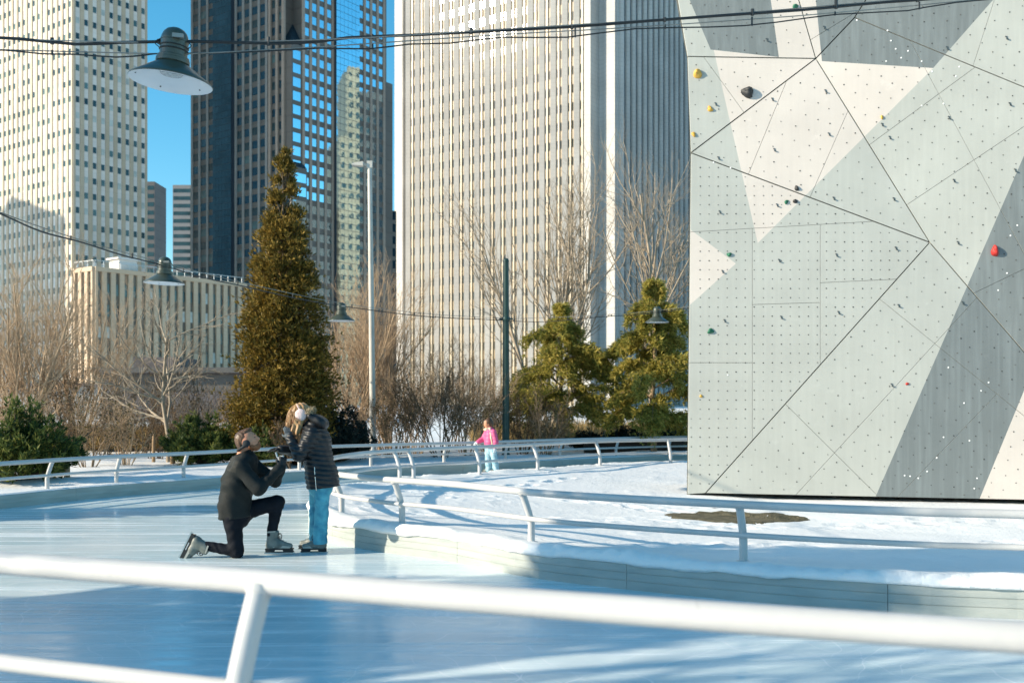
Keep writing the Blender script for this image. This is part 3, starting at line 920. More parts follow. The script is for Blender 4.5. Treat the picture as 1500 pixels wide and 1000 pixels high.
mb = MB(); mb.box(2.2, 5.6, -0.02, 0.9, 0, H4, lambda a, b, c: f2s(a, b, c)); mb.build('corner_pier', M['aon2'], t4)
fe4 = Face(c4 + ED * 6.0 + ND * 3.6, c4w, ND, EN)
its = []
for i in range(15):
    a = 1.0 + i * 3.35
    mb = MB(); mb.prism([(a, -0.02), (a + 2.2, -0.02), (a + 2.2, 0.3), (a + 0.8, 1.0), (a, 0.4)], 0, H4, lambda u, w, z: fe4(u, w, z)); mb.build('fin', M['aon'], t4)
    mb = MB(); mb.box(a + 2.55, a + 3.2, -0.02, 0.03, 0, H4, lambda u, w, z: fe4(u, w, z)); mb.build('window_strip', M['mullion'], t4)

# ---- two slim far towers in the gap
def slim(px0, px1, top, Y, mat, label, nline):
    a = at(px0, 585, Y); b = at(px1, 585, Y)
    H = EYE + (HY - top) / FPX * Y
    r = empty('office_tower', (a.x, a.y, 0), label, 'tower')
    w = b.x - a.x
    mb = MB(); mb.box(0, w, 0, 14, -0.3, H); mb.build('wall', mat, r)
    for i in range(nline):
        mb = MB(); mb.box(0.3, w - 0.3, -0.06, -0.003, H - 3.4 * (i + 1), H - 3.4 * (i + 1) + 1.7); mb.build('window_band', M['g_dark'], r)
M['slim1'] = stone('dark_slab_stone', (0.09, 0.09, 0.092), 3.4)
M['slim2'] = stone('grey_slab_stone', (0.17, 0.18, 0.19), 3.4)
slim(200, 226.5, 266, 420, M['slim1'], 'dark slab building just right of the pale tower', 14)
slim(253, 282, 271, 460, M['slim2'], 'slim far grey tower in the strip of sky beside the granite tower', 14)

# ---- buildings that stand outside the frame and are mirrored in the glass
M['mirrored'] = stone('muted_tan_stone', (0.33, 0.265, 0.19), 3.6)
def plain_tower(x0, x1, parts, mat, label):
    """parts: (y0, y1, height); west and south fronts carry windows"""
    r = empty('office_tower', (x0, parts[0][0], 0), label, 'tower')
    oy = parts[0][0]
    for (y0, y1, h) in parts:
        mb = MB(); mb.box(0, x1 - x0, y0 - oy, y1 - oy, -0.3, h); mb.build('wall', mat, r)
        mw = MB(); nc = max(1, int((y1 - y0) / 2.6))
        for i in range(nc):
            for f in range(int(h / 3.6)):
                yy = y0 - oy + (i + 0.5) * (y1 - y0) / nc; zz = f * 3.6 + 1
                mw.box(-0.04, -0.003, yy - 0.6, yy + 0.6, zz, zz + 1.9)
        o = mw.build('windows', M['g_dark'], r); o['kind'] = 'stuff'
plain_tower(100, 124, [(248.3, 253.6, 120), (245.6, 248.28, 95)], M['mirrored'], 'stepped cream tower hidden behind the climbing wall, mirrored in the glass bay')
plain_tower(103, 128, [(253.8, 290, 113)], M['slim1'], 'tall dark slab hidden behind the climbing wall, mirrored in the shoulder windows')
plain_tower(98, 128, [(222, 243.2, 71)], M['slim1'], 'dark block hidden behind the climbing wall, mirrored in the lower windows')

plain_tower(-215, -196, [(172, 189, 80)], M['slim1'], 'dark block outside the picture to the left, shading the foot of the pale tower')

# ---- low park buildings and walls behind the shrubs
M['pav'] = pmat('pavilion_grey', (0.115, 0.10, 0.10), 0.8, var=0.25, scale=0.8)
M['pav2'] = pmat('pavilion_dark', (0.08, 0.075, 0.07), 0.7, var=0.2, scale=0.8)
pv = empty('pavilion', (at(150, 0, 62).x, 62, 0), 'low dark grey pavilion behind the pale bare tree', 'building')
mb = MB(); mb.box(0, 9.4, 0, 8, -0.3, 3.3); mb.build('wall', M['pav'], pv)
mb = MB(); mb.box(0.6, 8.8, -0.05, -0.003, 2.2, 3.2); mb.build('window_band', M['pav2'], pv)
mb = MB(); mb.box(-0.4, 9.8, -0.6, 8.4, 3.303, 3.62); mb.build('roof', M['pav2'], pv)
mb = MB(); mb.box(1.5, 4.2, 1.0, 5.0, 3.623, 4.3); mb.build('roof_hut', M['pav'], pv)
pv = empty('pavilion', (at(-60, 0, 70).x, 70, 0), 'long low concrete shed behind the bare trees at the left edge', 'building')
mb = MB(); mb.box(0, 10.5, 0, 8, -0.3, 2.6); mb.build('wall', M['concrete'], pv)
mb = MB(); mb.box(-0.3, 10.8, -0.4, 8.3, 2.603, 2.8); mb.build('roof', M['pav'], pv)
rw = empty('retaining_wall', (at(90, 0, 31).x, 31, 0), 'low pale concrete wall behind the shrubs left of the kneeling man', 'wall')
for i in range(4):
    mb = MB(); mb.box(i * 1.4 + 0.01, i * 1.4 + 1.39, 0, 0.3, -0.1, 0.56); mb.build('wall_block', M['concrete'], rw)
    mb = MB(); mb.box(i * 1.4 + 0.005, i * 1.4 + 1.395, -0.05, 0.35, 0.563, 0.72); mb.build('coping', M['lime'], rw)
# ------------------------------------------------------------------ climbing wall: planes, panels, holes, holds
QL, QR = 1 / 17.35, 1 / 16.3
def qbase(p):                                   # a plane is linear in 1/depth
    return QL + (QR - QL) * (p[0] - 1007) / 493.0
ND_ = {}
def node(n, p, off=0.0):
    q = qbase(p); ND_[n] = (p, q + off * q * q)
def planeq(a, b, c):
    A = np.array([[*ND_[k][0], 1.0] for k in (a, b, c)]); Bv = np.array([ND_[k][1] for k in (a, b, c)])
    return np.linalg.solve(A, Bv)
def onplane(n, p, P):
    ND_[n] = (p, float(P[0] * p[0] + P[1] * p[1] + P[2]))
node('B0', (1007, 724)); node('N2', (1012, 224)); node('N3', (1362, 355)); node('B1', (1033, 722.4))
P1 = planeq('B0', 'N2', 'N3'); onplane('B1', (1033, 722.4), P1)
node('R1', (1690, 736), 0.0); node('N1', (1195, 86), 0.055); node('L1', (1007, 83), 0.02)
P2 = planeq('B1', 'N3', 'R1'); P3 = planeq('N2', 'N1', 'N3'); P4 = planeq('N2', 'L1', 'N1'); P5 = planeq('N1', 'N3', 'R1')
onplane('N4', (1252, 26), P5); onplane('R2', (1900, 292), P5); onplane('RB', (1900, 742), P5)
node('T1', (1077, -320), 0.55)
P6 = planeq('L1', 'N1', 'T1'); onplane('TL', (939, -320), P6)
P7 = planeq('N1', 'N4', 'T1'); onplane('T2', (1473, -320), P7)
P8 = planeq('N4', 'T2', 'R2'); onplane('TR', (1900, -320), P8)
FAC = [(['B0', 'N2', 'N3', 'B1'], P1), (['B1', 'N3', 'R1'], P2), (['N2', 'N1', 'N3'], P3), (['N2', 'L1', 'N1'], P4),
       (['N1', 'N4', 'R2', 'RB', 'R1', 'N3'], P5), (['L1', 'TL', 'T1', 'N1'], P6), (['N1', 'T1', 'T2', 'N4'], P7), (['N4', 'T2', 'TR', 'R2'], P8)]
SEAMS = [[((1009, 340), (1284, 324)), ((1102, 336), (1102, 652)), ((1201.5, 329), (1201.5, 545)), ((1103, 446), (1200, 443)), ((1203, 414), (1309, 409)), ((1009, 531), (1101, 531))],
         [((1152, 593), (1284, 724)), ((1290, 439), (1462, 578)), ((1168, 722), (1420, 448)), ((1318, 724), (1465, 572)), ((1462, 578), (1600, 690))],
         [((1153, 117), (1096, 256)), ((1242, 163), (1187, 288))],
         [((1031, 84), (1090, 165))],
         [((1274, 212), (1428, 99)), ((1330, 299), (1640, 92)), ((1333, 59), (1470, 315)), ((1470, 315), (1620, 600)), ((1425, 430), (1800, 250))],
         [((1100, -140), (1010, -100)), ((1000, 84), (1090, 40))],
         [((1150, -100), (1420, -150)), ((1185, 60), (1300, -10))],
         [((1425, 98), (1560, -320)), ((1330, -60), (1850, -160)), ((1640, 180), (1760, -320))]]
SEAMS[5] = [((1010, -100), (1110, -140))]
CLINES = [((1046, 76), (1110, 356)), ((1110, 356), (1367, 100)), ((1367, 100), (1455, 0)), ((1204, 90), (1367, 100)), ((1195, 0), (1204, 90)),
          ((1010, 0), (1041, 73)), ((1041, 73), (1141, 84)), ((1129, 0), (1141, 84)), ((1011, 336), (1078, 386)), ((1078, 386), (1009, 448)),
          ((1283, 726), (1500, 228)), ((1435, 730), (1500, 572))]
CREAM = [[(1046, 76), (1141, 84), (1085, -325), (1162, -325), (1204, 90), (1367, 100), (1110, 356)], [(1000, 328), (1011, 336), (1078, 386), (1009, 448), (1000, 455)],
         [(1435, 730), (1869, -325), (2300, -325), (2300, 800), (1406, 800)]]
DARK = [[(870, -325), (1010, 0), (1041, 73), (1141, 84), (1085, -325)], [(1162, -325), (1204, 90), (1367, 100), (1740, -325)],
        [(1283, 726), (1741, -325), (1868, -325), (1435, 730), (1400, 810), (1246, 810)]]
def inpoly(p, poly):
    x, y = p; c = False; j = len(poly) - 1
    for i in range(len(poly)):
        xi, yi = poly[i]; xj, yj = poly[j]
        if (yi > y) != (yj > y) and x < (xj - xi) * (y - yi) / (yj - yi) + xi: c = not c
        j = i
    return c
def side(p, a, b):
    return (b[0] - a[0]) * (p[1] - a[1]) - (b[1] - a[1]) * (p[0] - a[0])
def split(poly, a, b):
    out = []
    for sg in (1, -1):
        r = []
        for i in range(len(poly)):
            p, q = poly[i], poly[(i + 1) % len(poly)]
            sp, sq = sg * side(p, a, b), sg * side(q, a, b)
            if sp >= 0: r.append(p)
            if (sp > 0 and sq < 0) or (sp < 0 and sq > 0):
                t = sp / (sp - sq); r.append((p[0] + (q[0] - p[0]) * t, p[1] + (q[1] - p[1]) * t))
        out.append(r)
    return out
def area(poly):
    return 0.5 * sum(poly[i][0] * poly[(i + 1) % len(poly)][1] - poly[(i + 1) % len(poly)][0] * poly[i][1] for i in range(len(poly)))
def inset(poly, d):
    if area(poly) < 0: poly = poly[::-1]
    r = poly
    n = len(poly)
    for i in range(n):
        a, b = poly[i], poly[(i + 1) % n]
        L = math.hypot(b[0] - a[0], b[1] - a[1])
        if L < 1e-6: continue
        nx, ny = -(b[1] - a[1]) / L, (b[0] - a[0]) / L
        a2 = (a[0] + nx * d, a[1] + ny * d); b2 = (b[0] + nx * d, b[1] + ny * d)
        r = split(r, a2, b2)[0]
        if len(r) < 3: return []
    return r
def lift(p, P, back=0.0):
    q = P[0] * p[0] + P[1] * p[1] + P[2]
    Y = 1 / q
    v = at(p[0], p[1], Y)
    return v if not back else v + Vector((0, 1, 0)) * back

def panelmat(name, col, stain):
    """painted ply with faint vertical rain streaks"""
    m = bpy.data.materials.new(name); nt, b = nodes_of(m); N = nt.nodes; L = nt.links
    tc = N.new('ShaderNodeTexCoord')
    mp = N.new('ShaderNodeMapping'); mp.inputs['Scale'].default_value = (9, 9, 0.35); L.new(tc.outputs['Object'], mp.inputs[0])
    n1 = N.new('ShaderNodeTexNoise'); n1.inputs['Scale'].default_value = 1.6; n1.inputs['Detail'].default_value = 6; L.new(mp.outputs[0], n1.inputs['Vector'])
    n2 = N.new('ShaderNodeTexNoise'); n2.inputs['Scale'].default_value = 1.1; n2.inputs['Detail'].default_value = 5; L.new(tc.outputs['Object'], n2.inputs['Vector'])
    r1 = N.new('ShaderNodeValToRGB'); r1.color_ramp.elements[0].position = 0.42; r1.color_ramp.elements[1].position = 0.75
    r1.color_ramp.elements[0].color = (1, 1, 1, 1); r1.color_ramp.elements[1].color = (stain, stain, stain, 1); L.new(n1.outputs['Fac'], r1.inputs[0])
    r2 = N.new('ShaderNodeValToRGB'); r2.color_ramp.elements[0].position = 0.3; r2.color_ramp.elements[1].position = 0.7
    r2.color_ramp.elements[0].color = (*[c * 0.93 for c in col], 1); r2.color_ramp.elements[1].color = (*[c * 1.05 for c in col], 1); L.new(n2.outputs['Fac'], r2.inputs[0])
    mx = N.new('ShaderNodeMix'); mx.data_type = 'RGBA'; mx.blend_type = 'MULTIPLY'; mx.inputs['Factor'].default_value = 1
    L.new(r2.outputs[0], mx.inputs['A']); L.new(r1.outputs[0], mx.inputs['B']); L.new(mx.outputs['Result'], b.inputs['Base Color'])
    b.inputs['Roughness'].default_value = 0.62; b.inputs['Specular IOR Level'].default_value = 0.35
    # rubber scuffs and chalk
    n4 = N.new('ShaderNodeTexNoise'); n4.inputs['Scale'].default_value = 3.2; n4.inputs['Detail'].default_value = 8; n4.inputs['Roughness'].default_value = 0.72; L.new(tc.outputs['Object'], n4.inputs['Vector'])
    r4 = N.new('ShaderNodeValToRGB'); r4.color_ramp.elements[0].position = 0.60; r4.color_ramp.elements[1].position = 0.78
    r4.color_ramp.elements[0].color = (0, 0, 0, 1); r4.color_ramp.elements[1].color = (0.4, 0.4, 0.4, 1); L.new(n4.outputs['Fac'], r4.inputs[0])
    m4 = N.new('ShaderNodeMix'); m4.data_type = 'RGBA'; L.new(r4.outputs[0], m4.inputs['Factor']); L.new(mx.outputs['Result'], m4.inputs['A']); m4.inputs['B'].default_value = (*[min(0.8, c * 1.3 + 0.03) for c in col], 1)
    n5 = N.new('ShaderNodeTexNoise'); n5.inputs['Scale'].default_value = 11; n5.inputs['Detail'].default_value = 6; n5.inputs['Roughness'].default_value = 0.8; L.new(tc.outputs['Object'], n5.inputs['Vector'])
    r5 = N.new('ShaderNodeValToRGB'); r5.color_ramp.elements[0].position = 0.68; r5.color_ramp.elements[1].position = 0.76
    r5.color_ramp.elements[0].color = (0, 0, 0, 1); r5.color_ramp.elements[1].color = (0.3, 0.3, 0.3, 1); L.new(n5.outputs['Fac'], r5.inputs[0])
    m5 = N.new('ShaderNodeMix'); m5.data_type = 'RGBA'; L.new(r5.outputs[0], m5.inputs['Factor']); L.new(m4.outputs['Result'], m5.inputs['A']); m5.inputs['B'].default_value = (*[c * 0.55 for c in col], 1)
    L.new(m5.outputs['Result'], b.inputs['Base Color'])
    n3 = N.new('ShaderNodeTexNoise'); n3.inputs['Scale'].default_value = 120; n3.inputs['Detail'].default_value = 3; L.new(tc.outputs['Object'], n3.inputs['Vector'])
    bp = N.new('ShaderNodeBump'); bp.inputs['Strength'].default_value = 0.25; bp.inputs['Distance'].default_value = 0.004
    L.new(n3.outputs['Fac'], bp.inputs['Height']); L.new(bp.outputs[0], b.inputs['Normal'])
    return m
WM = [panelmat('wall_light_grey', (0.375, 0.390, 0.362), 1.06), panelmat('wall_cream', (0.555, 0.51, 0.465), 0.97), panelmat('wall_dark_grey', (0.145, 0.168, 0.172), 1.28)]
M['backing'] = pmat('wall_backing', (0.10, 0.10, 0.085), 0.9)
wall = empty('climbing_wall', (5.5, 17.0, 0.0), 'huge faceted climbing wall painted in pale grey, cream and dark grey', 'climbing wall')
W0 = Vector(wall.location)

def in_piece(piece, p):
    return inpoly(p, piece)
holes = MB(); whites = MB()
def disc(mbd, p, P, r, lift_out=0.004, n=6):
    c = lift(p, P)
    e = lift((p[0] + 1, p[1]), P) - c; f = lift((p[0], p[1] - 1), P) - c
    nn = e.cross(f).normalized()
    if nn.y > 0: nn = -nn
    e = e.normalized(); f = nn.cross(e).normalized()
    c = c + nn * lift_out - W0
    mbd.add([c + (e * math.cos(a) + f * math.sin(a)) * r for a in [2 * math.pi * i / n for i in range(n)]], [tuple(range(n))])
rnd = random.Random(11)
for fi, (names, P) in enumerate(FAC):
    poly = [ND_[k][0] for k in names]
    poly = [tuple(map(float, p)) for p in poly]
    pieces = [inset(poly, 0.55)]
    for (a, b) in SEAMS[fi]:
        new = []
        for pc in pieces:
            hit = sum(in_piece(pc, (a[0] + (b[0] - a[0]) * t, a[1] + (b[1] - a[1]) * t)) for t in np.linspace(0.04, 0.96, 24))
            if hit >= 3:
                s1, s2 = split(pc, a, b)
                ok = [s for s in (s1, s2) if len(s) > 2 and abs(area(s)) > 30]
                new += ok if ok else [pc]
            else: new.append(pc)
        pieces = new
    # dark body behind the facet
    mb = MB()
    fr = [lift(p, P, 0.06) - W0 for p in poly]
    bk = [Vector((v.x + 0.42, 17.9 + 0.0 - W0.y + (v.x) * -0.20 + 0.6, v.z)) for v in fr]
    n = len(poly)
    mb.add(fr + bk, [tuple(range(n)), tuple(range(n, 2 * n))[::-1]] + [(i, (i + 1) % n, n + (i + 1) % n, n + i) for i in range(n)])
    mb.build('backing', M['backing'], wall)
    for pc in pieces:
        pc = inset(pc, 0.28)
        if len(pc) < 3: continue
        cells_ = [pc]
        for (a, b) in CLINES:
            nc = []
            for c in cells_:
                for s in split(c, a, b):
                    if len(s) > 2 and abs(area(s)) > 0.02: nc.append(s)
            cells_ = nc
        mb = MB()
        for c in cells_:
            cx_ = sum(p[0] for p in c) / len(c); cy_ = sum(p[1] for p in c) / len(c)
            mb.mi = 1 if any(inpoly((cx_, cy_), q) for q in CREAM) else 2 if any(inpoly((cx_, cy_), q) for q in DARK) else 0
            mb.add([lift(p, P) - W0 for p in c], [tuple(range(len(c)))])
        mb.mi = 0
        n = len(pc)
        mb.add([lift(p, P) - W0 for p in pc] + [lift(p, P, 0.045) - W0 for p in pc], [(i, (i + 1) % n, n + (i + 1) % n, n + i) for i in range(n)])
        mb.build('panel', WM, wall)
        # bolt holes
    rot, sx, sy, stg, jit = [(0, 13.2, 13.6, 0, 0.35), (38, 19.5, 19.5, 0.5, 1.6), (20, 20, 20, 0.4, 2.0), (12, 19, 19, 0.4, 2.0), (33, 19.5, 20, 0.5, 2.0), (8, 19, 20, 0.4, 2.0), (20, 20, 20, 0.4, 2.0), (33, 20, 20, 0.4, 2.0)][fi]
    ca, sa = math.cos(math.radians(rot)), math.sin(math.radians(rot))
    okp = inset(poly, 4.0)
    for i in range(-75, 76):
        for j in range(-75, 76):
            u = (i + (stg if j % 2 else 0)) * sx; v = j * sy
            p = (1250 + u * ca - v * sa + rnd.uniform(-jit, jit), 300 + u * sa + v * ca + rnd.uniform(-jit, jit))
            if -60 < p[1] < 740 and p[0] < 1640 and inpoly(p, okp):
                dark = rnd.random()
                if dark < 0.985: disc(holes, p, P, rnd.uniform(0.008, 0.0125))
WH = [(1305, 60), (1330, 75), (1320, 85), (1350, 90), (1365, 105), (1405, 98), (1400, 112), (1382, 152), (1350, 155), (1437, 572), (1448, 560), (1412, 590), (1420, 645), (1325, 696), (1333, 697), (1358, 690), (1372, 670), (1345, 700), (1475, 400), (1462, 425), (1427, 715), (1382, 640), (1490, 330), (1480, 345), (1066, 549), (1045, 238), (1070, 246), (1300, 45), (1255, 30), (1312, 72), (1298, 90), (1389, 538), (1431, 700)]
def facet_of(p):
    for names, P in FAC:
        if inpoly(p, [ND_[k][0] for k in names]): return P
    return P1
for p in WH: disc(whites, p, facet_of(p), 0.0135, 0.006, 8)
M['hole'] = pmat('bolt_hole', (0.07, 0.07, 0.065), 0.7, island=0.7)
M['bolt'] = pmat('white_bolt', (0.8, 0.8, 0.78), 0.4)
o = holes.build('bolt_holes', M['hole'], wall); o['kind'] = 'stuff'
o = whites.build('bolt_caps', M['bolt'], wall); o['kind'] = 'stuff'
# bolt hangers
M['hanger'] = pmat('steel_hanger', (0.12, 0.13, 0.13), 0.35, 0.8)
HG = [(1132, 146), (1210, 134), (1293, 183), (1049, 153), (1135, 220), (1215, 197), (1053, 232), (1055, 311), (1222, 291), (1139, 301), (1310, 292), (1304, 202), (1391, 173), (1398, 265), (1480, 153), (1475, 56), (1388, 71), (1142, 382), (1226, 374), (1313, 364), (1404, 356), (1145, 465), (1229, 458), (1317, 448), (1411, 444), (1307, 564), (1059, 398), (1062, 470), (1488, 250), (1208, 41), (1124, 59)]
for (x, y) in HG:
    P = facet_of((x, y)); c = lift((x, y), P)
    e = (lift((x + 1, y), P) - c).normalized(); f = (lift((x, y - 1), P) - c).normalized(); nn = e.cross(f).normalized()
    if nn.y > 0: nn = -nn
    mb = MB()
    fr = lambda a, b, d: tuple(c - W0 + e * a + f * b + nn * (d + 0.004))
    mb.box(-0.010, 0.004, -0.022, 0.028, 0, 0.005, fr); mb.box(0.002, 0.020, -0.028, -0.010, 0.0, 0.022, fr); mb.box(-0.026, -0.011, 0.012, 0.03, 0.0, 0.006, fr)
    mb.build('bolt_hanger', M['hanger'], wall)
# holds
HC = {'yellow': (0.62, 0.36, 0.06), 'black': (0.018, 0.02, 0.022), 'green': (0.01, 0.13, 0.07), 'red': (0.42, 0.02, 0.015)}
for k, c in HC.items(): M['hold_' + k] = pmat('hold_' + k, c, 0.55, var=0.15, scale=20, bump=0.3, bscale=60)
HOLDS = [(1022, 109, 11, 15, 'yellow', 'large yellow hold near the wall\'s left edge'), (1040, 160, 8, 8, 'yellow', 'small round yellow hold'), (1016, 197, 6, 7, 'yellow', 'small square yellow hold at the edge'),
         (1095, 136, 19, 15, 'black', 'largest hold, black'), (1165, 10, 8, 7, 'green', 'green hold at the top of the picture'), (1167, 276, 7, 7, 'black', 'upper small black hold'),
         (1165, 295, 7, 6, 'black', 'lower small black hold'), (1152, 296, 6, 6, 'green', 'small green hold beside the black pair'), (1068, 373, 6, 7, 'green', 'round green hold on the cream wedge'),
         (1041, 485, 9, 8, 'green', 'green hold low at the left'), (1027, 580, 4, 5, 'yellow', 'tiny yellow hold low at the left'), (1457, 368, 9, 18, 'red', 'tall red hold on the dark band'), (1329, 562, 5, 4, 'red', 'tiny red hold'), (1292, 172, 4, 6, 'yellow', 'tiny ochre hold')]
for hi, (x, y, w, h, c, lab) in enumerate(HOLDS):
    P = facet_of((x, y)); c0 = lift((x, y), P)
    e = (lift((x + 1, y), P) - c0).normalized(); f = (lift((x, y - 1), P) - c0).normalized(); nn = e.cross(f).normalized()
    if nn.y > 0: nn = -nn
    s = c0.y / FPX
    V = []; F = []; nu, nv = 14, 7
    r2 = random.Random(hi * 7 + 3); ph = [r2.uniform(0, 6.28) for _ in range(4)]; am = [r2.uniform(0.05, 0.2) for _ in range(4)]
    for j in range(nv + 1):
        tv = j / nv * math.pi / 2
        for i in range(nu):
            a = 2 * math.pi * i / nu
            rr = 1 + am[0] * math.sin(2 * a + ph[0]) + am[1] * math.sin(3 * a + ph[1]) + 0.5 * am[2] * math.sin(5 * a + ph[2])
            rad = rr * math.cos(tv) ** 0.8
            dd = math.sin(tv) * (1 + 0.25 * math.cos(a + ph[3])) * 0.85
            V.append(c0 - W0 + e * (rad * math.cos(a) * w * s * 0.5) + f * (rad * math.sin(a) * h * s * 0.5 + 0.25 * dd * h * s * 0.5) + nn * (dd * 0.5 * max(w, h) * s + 0.003))
    for j in range(nv):
        for i in range(nu):
            F.append((j * nu + i, j * nu + (i + 1) % nu, (j + 1) * nu + (i + 1) % nu, (j + 1) * nu + i))
    o = obj('climbing_hold', mesh_from('climbing_hold', V, F, True), M['hold_' + c], wall); o['label'] = lab
# ------------------------------------------------------------------ hanging lamps, cables, poles
M['lampgreen'] = pmat('lamp_green_enamel', (0.050, 0.062, 0.046), 0.33, var=0.1, scale=6, coat=0.15)
M['lampwhite'] = pmat('lamp_white_enamel', (0.80, 0.80, 0.80), 0.4, var=0.03)
M['lens'] = pmat('lamp_lens', (0.45, 0.46, 0.45), 0.2, var=0.3, scale=60)
M['wire'] = pmat('steel_wire', (0.30, 0.28, 0.25), 0.35, 0.7)
M['cable'] = pmat('black_cable', (0.015, 0.017, 0.018), 0.5)
M['pole_green'] = pmat('pole_green', (0.022, 0.06, 0.05), 0.45, var=0.15, bump=0.05)
M['pole_white'] = pmat('pole_grey', (0.50, 0.48, 0.43), 0.55, var=0.12, scale=2)

def lamp(px, py, Y, label, tilt=0.0, roll=0.0, d=0.60):
    """px,py: middle of the shade's rim"""
    p = at(px, py, Y)
    r = empty('pendant_lamp', p, label, 'lamp', 'dome lamps hung on the cables')
    r.rotation_euler = (roll, tilt, 0)
    k = d / 0.60
    S = lambda prof: [(a * k, b * k) for a, b in prof]
    mb = MB(); mb.lathe(S([(0.300, 0.0), (0.303, 0.004), (0.298, 0.012), (0.235, 0.055), (0.175, 0.098), (0.130, 0.128), (0.112, 0.140)]), 48)
    sh = mb.build('shade', M['lampgreen'], r, smooth=True)
    mb = MB(); mb.lathe(S([(0.300, -0.001), (0.288, -0.002), (0.215, 0.038), (0.205, 0.046), (0.10, 0.062), (0.085, 0.075), (0.0, 0.075)]), 48)
    mb.build('reflector', M['lampwhite'], sh, auto=40)
    mb = MB(); mb.lathe(S([(0.084, 0.070), (0.075, 0.055), (0.04, 0.045), (0.0, 0.042)]), 24)
    mb.build('lens', M['lens'], sh, smooth=True)
    for a in (0.9, 2.2, 3.6, 5.2):
        mb = MB(); mb.lathe(S([(0.006, 0.022), (0.006, 0.014), (0.0, 0.013)]), 8, Matrix.Translation((0.25 * k * math.cos(a), 0.25 * k * math.sin(a), 0)))
        mb.build('screw', M['cable'], sh)
    mb = MB(); mb.lathe(S([(0.112, 0.138), (0.122, 0.142), (0.122, 0.168), (0.116, 0.172), (0.116, 0.186), (0.106, 0.192)]), 36)
    mb.build('collar', M['lampgreen'], r, auto=35)
    mb = MB(); mb.lathe(S([(0.100, 0.19), (0.100, 0.30), (0.104, 0.302), (0.104, 0.312), (0.100, 0.314), (0.097, 0.335), (0.085, 0.365), (0.064, 0.388), (0.035, 0.402), (0.0, 0.406)]), 36)
    mb.build('housing', M['lampgreen'], r, auto=35)
    mb = MB()
    for s in (-1, 1):
        pts = [(s * (0.10 + 0.035 * math.sin(t * math.pi)) * k, -0.03 * k, (0.245 + 0.06 * t) * k) for t in np.linspace(0, 1, 8)]
        mb.tube(pts, 0.004 * k, 6)
    mb.tube([(0.103 * k * math.cos(a), 0.103 * k * math.sin(a), 0.235 * k) for a in np.linspace(0, 6.28, 28)], 0.005 * k, 6)
    mb.tube([(0.103 * k * math.cos(a), 0.103 * k * math.sin(a), 0.262 * k) for a in np.linspace(0, 6.28, 28)], 0.004 * k, 6)
    mb.build('clamp_ring', M['cable'], r, auto=40)
    mb = MB(); mb.box(0.02 * k, 0.10 * k, -0.125 * k, -0.10 * k, 0.30 * k, 0.33 * k); mb.build('hook', M['wire'], r)
    return r
lamp(250, 121, 7.6, 'large green dome lamp hanging nearest, at the upper left', tilt=0.10)
lamp(240.5, 415, 15.6, 'green dome lamp hanging before the low tan office block', tilt=0.03)
lamp(500, 470, 22.4, 'small green dome lamp hanging just right of the big conifer', tilt=0.0)
lamp(962.5, 472, 26.0, 'smallest green dome lamp hanging before the right pine', tilt=0.0)

def cable(label, mess, power, rm=0.0045, rp=0.011, nclip=9, sag=0.02):
    """mess, power: lists of (px,py,Y); messenger wire with the power cable tied under it"""
    a = [at(*p) for p in mess]
    r = empty('overhead_cable', a[0], label, 'cable')
    A = catmull([tuple(v - a[0]) for v in a], 0.3)
    mb = MB(); mb.tube(A, rm, 6); mb.build('messenger_wire', M['wire'], r, auto=60)
    b = [at(*p) - a[0] for p in power]
    B = catmull([tuple(v) for v in b], 0.25)
    mb = MB(); mb.tube(B, rp, 8); mb.build('power_cable', M['cable'], r, auto=60)
    seg = resample(B, 0.05)
    for i in range(nclip):
        j = int((i + 0.5) / nclip * (len(seg) - 1)); c = seg[j]
        jj = int(np.argmin(np.linalg.norm(A - c, axis=1))); top = A[jj]
        mb = MB(); mb.tube([(c[0], c[1], c[2] - rp * 1.3), (c[0], c[1], max(top[2], c[2]) + rp * 1.4)], rp * 1.25, 6); mb.build('clip', M['cable'], r)
    return r
Yc = 7.6
cable('thick black cable on its wire across the top of the picture', [(-160, 50, Yc), (0, 57, Yc), (240, 62.5, Yc), (480, 58, 7.9), (720, 44, 8.2), (1000, 26, 8.6), (1300, 1, 9.0), (1640, -32, 9.4)],
      [(-160, 48, Yc), (25, 57, Yc), (110, 65, Yc), (178, 62.5, Yc), (290, 61, Yc), (400, 64, 7.8), (470, 61, 7.9), (510, 55.5, 7.95), (610, 51.5, 8.1), (725, 45.5, 8.25), (840, 39.5, 8.4), (950, 31, 8.5), (1060, 23, 8.65), (1175, 15, 8.8), (1293, 4, 9.0), (1400, -4, 9.1), (1640, -28, 9.4)], nclip=13, rp=0.012)
cable('lower of the two cables through the nearest lamp', [(-160, 68, Yc), (0, 73, Yc), (228, 79, Yc), (300, 78, Yc), (468, 69, 7.9), (736, 51, 8.2), (931, 40, 8.45), (1225, 19, 8.9), (1640, -20, 9.4)],
      [(-160, 66, Yc), (8, 74, Yc), (60, 79, Yc), (112, 80, Yc), (170, 84, Yc), (212, 81, Yc), (228, 79, Yc), (272, 78.5, Yc), (355, 77, 7.7), (468, 71, 7.9), (540, 72, 8.0), (600, 65, 8.05), (660, 63.5, 8.1), (736, 55, 8.2), (830, 55, 8.3), (931, 42.5, 8.45), (1090, 38, 8.7), (1225, 21.5, 8.9), (1330, 16, 9.0), (1401, 4, 9.1), (1640, -16, 9.4)], nclip=13, rp=0.006)
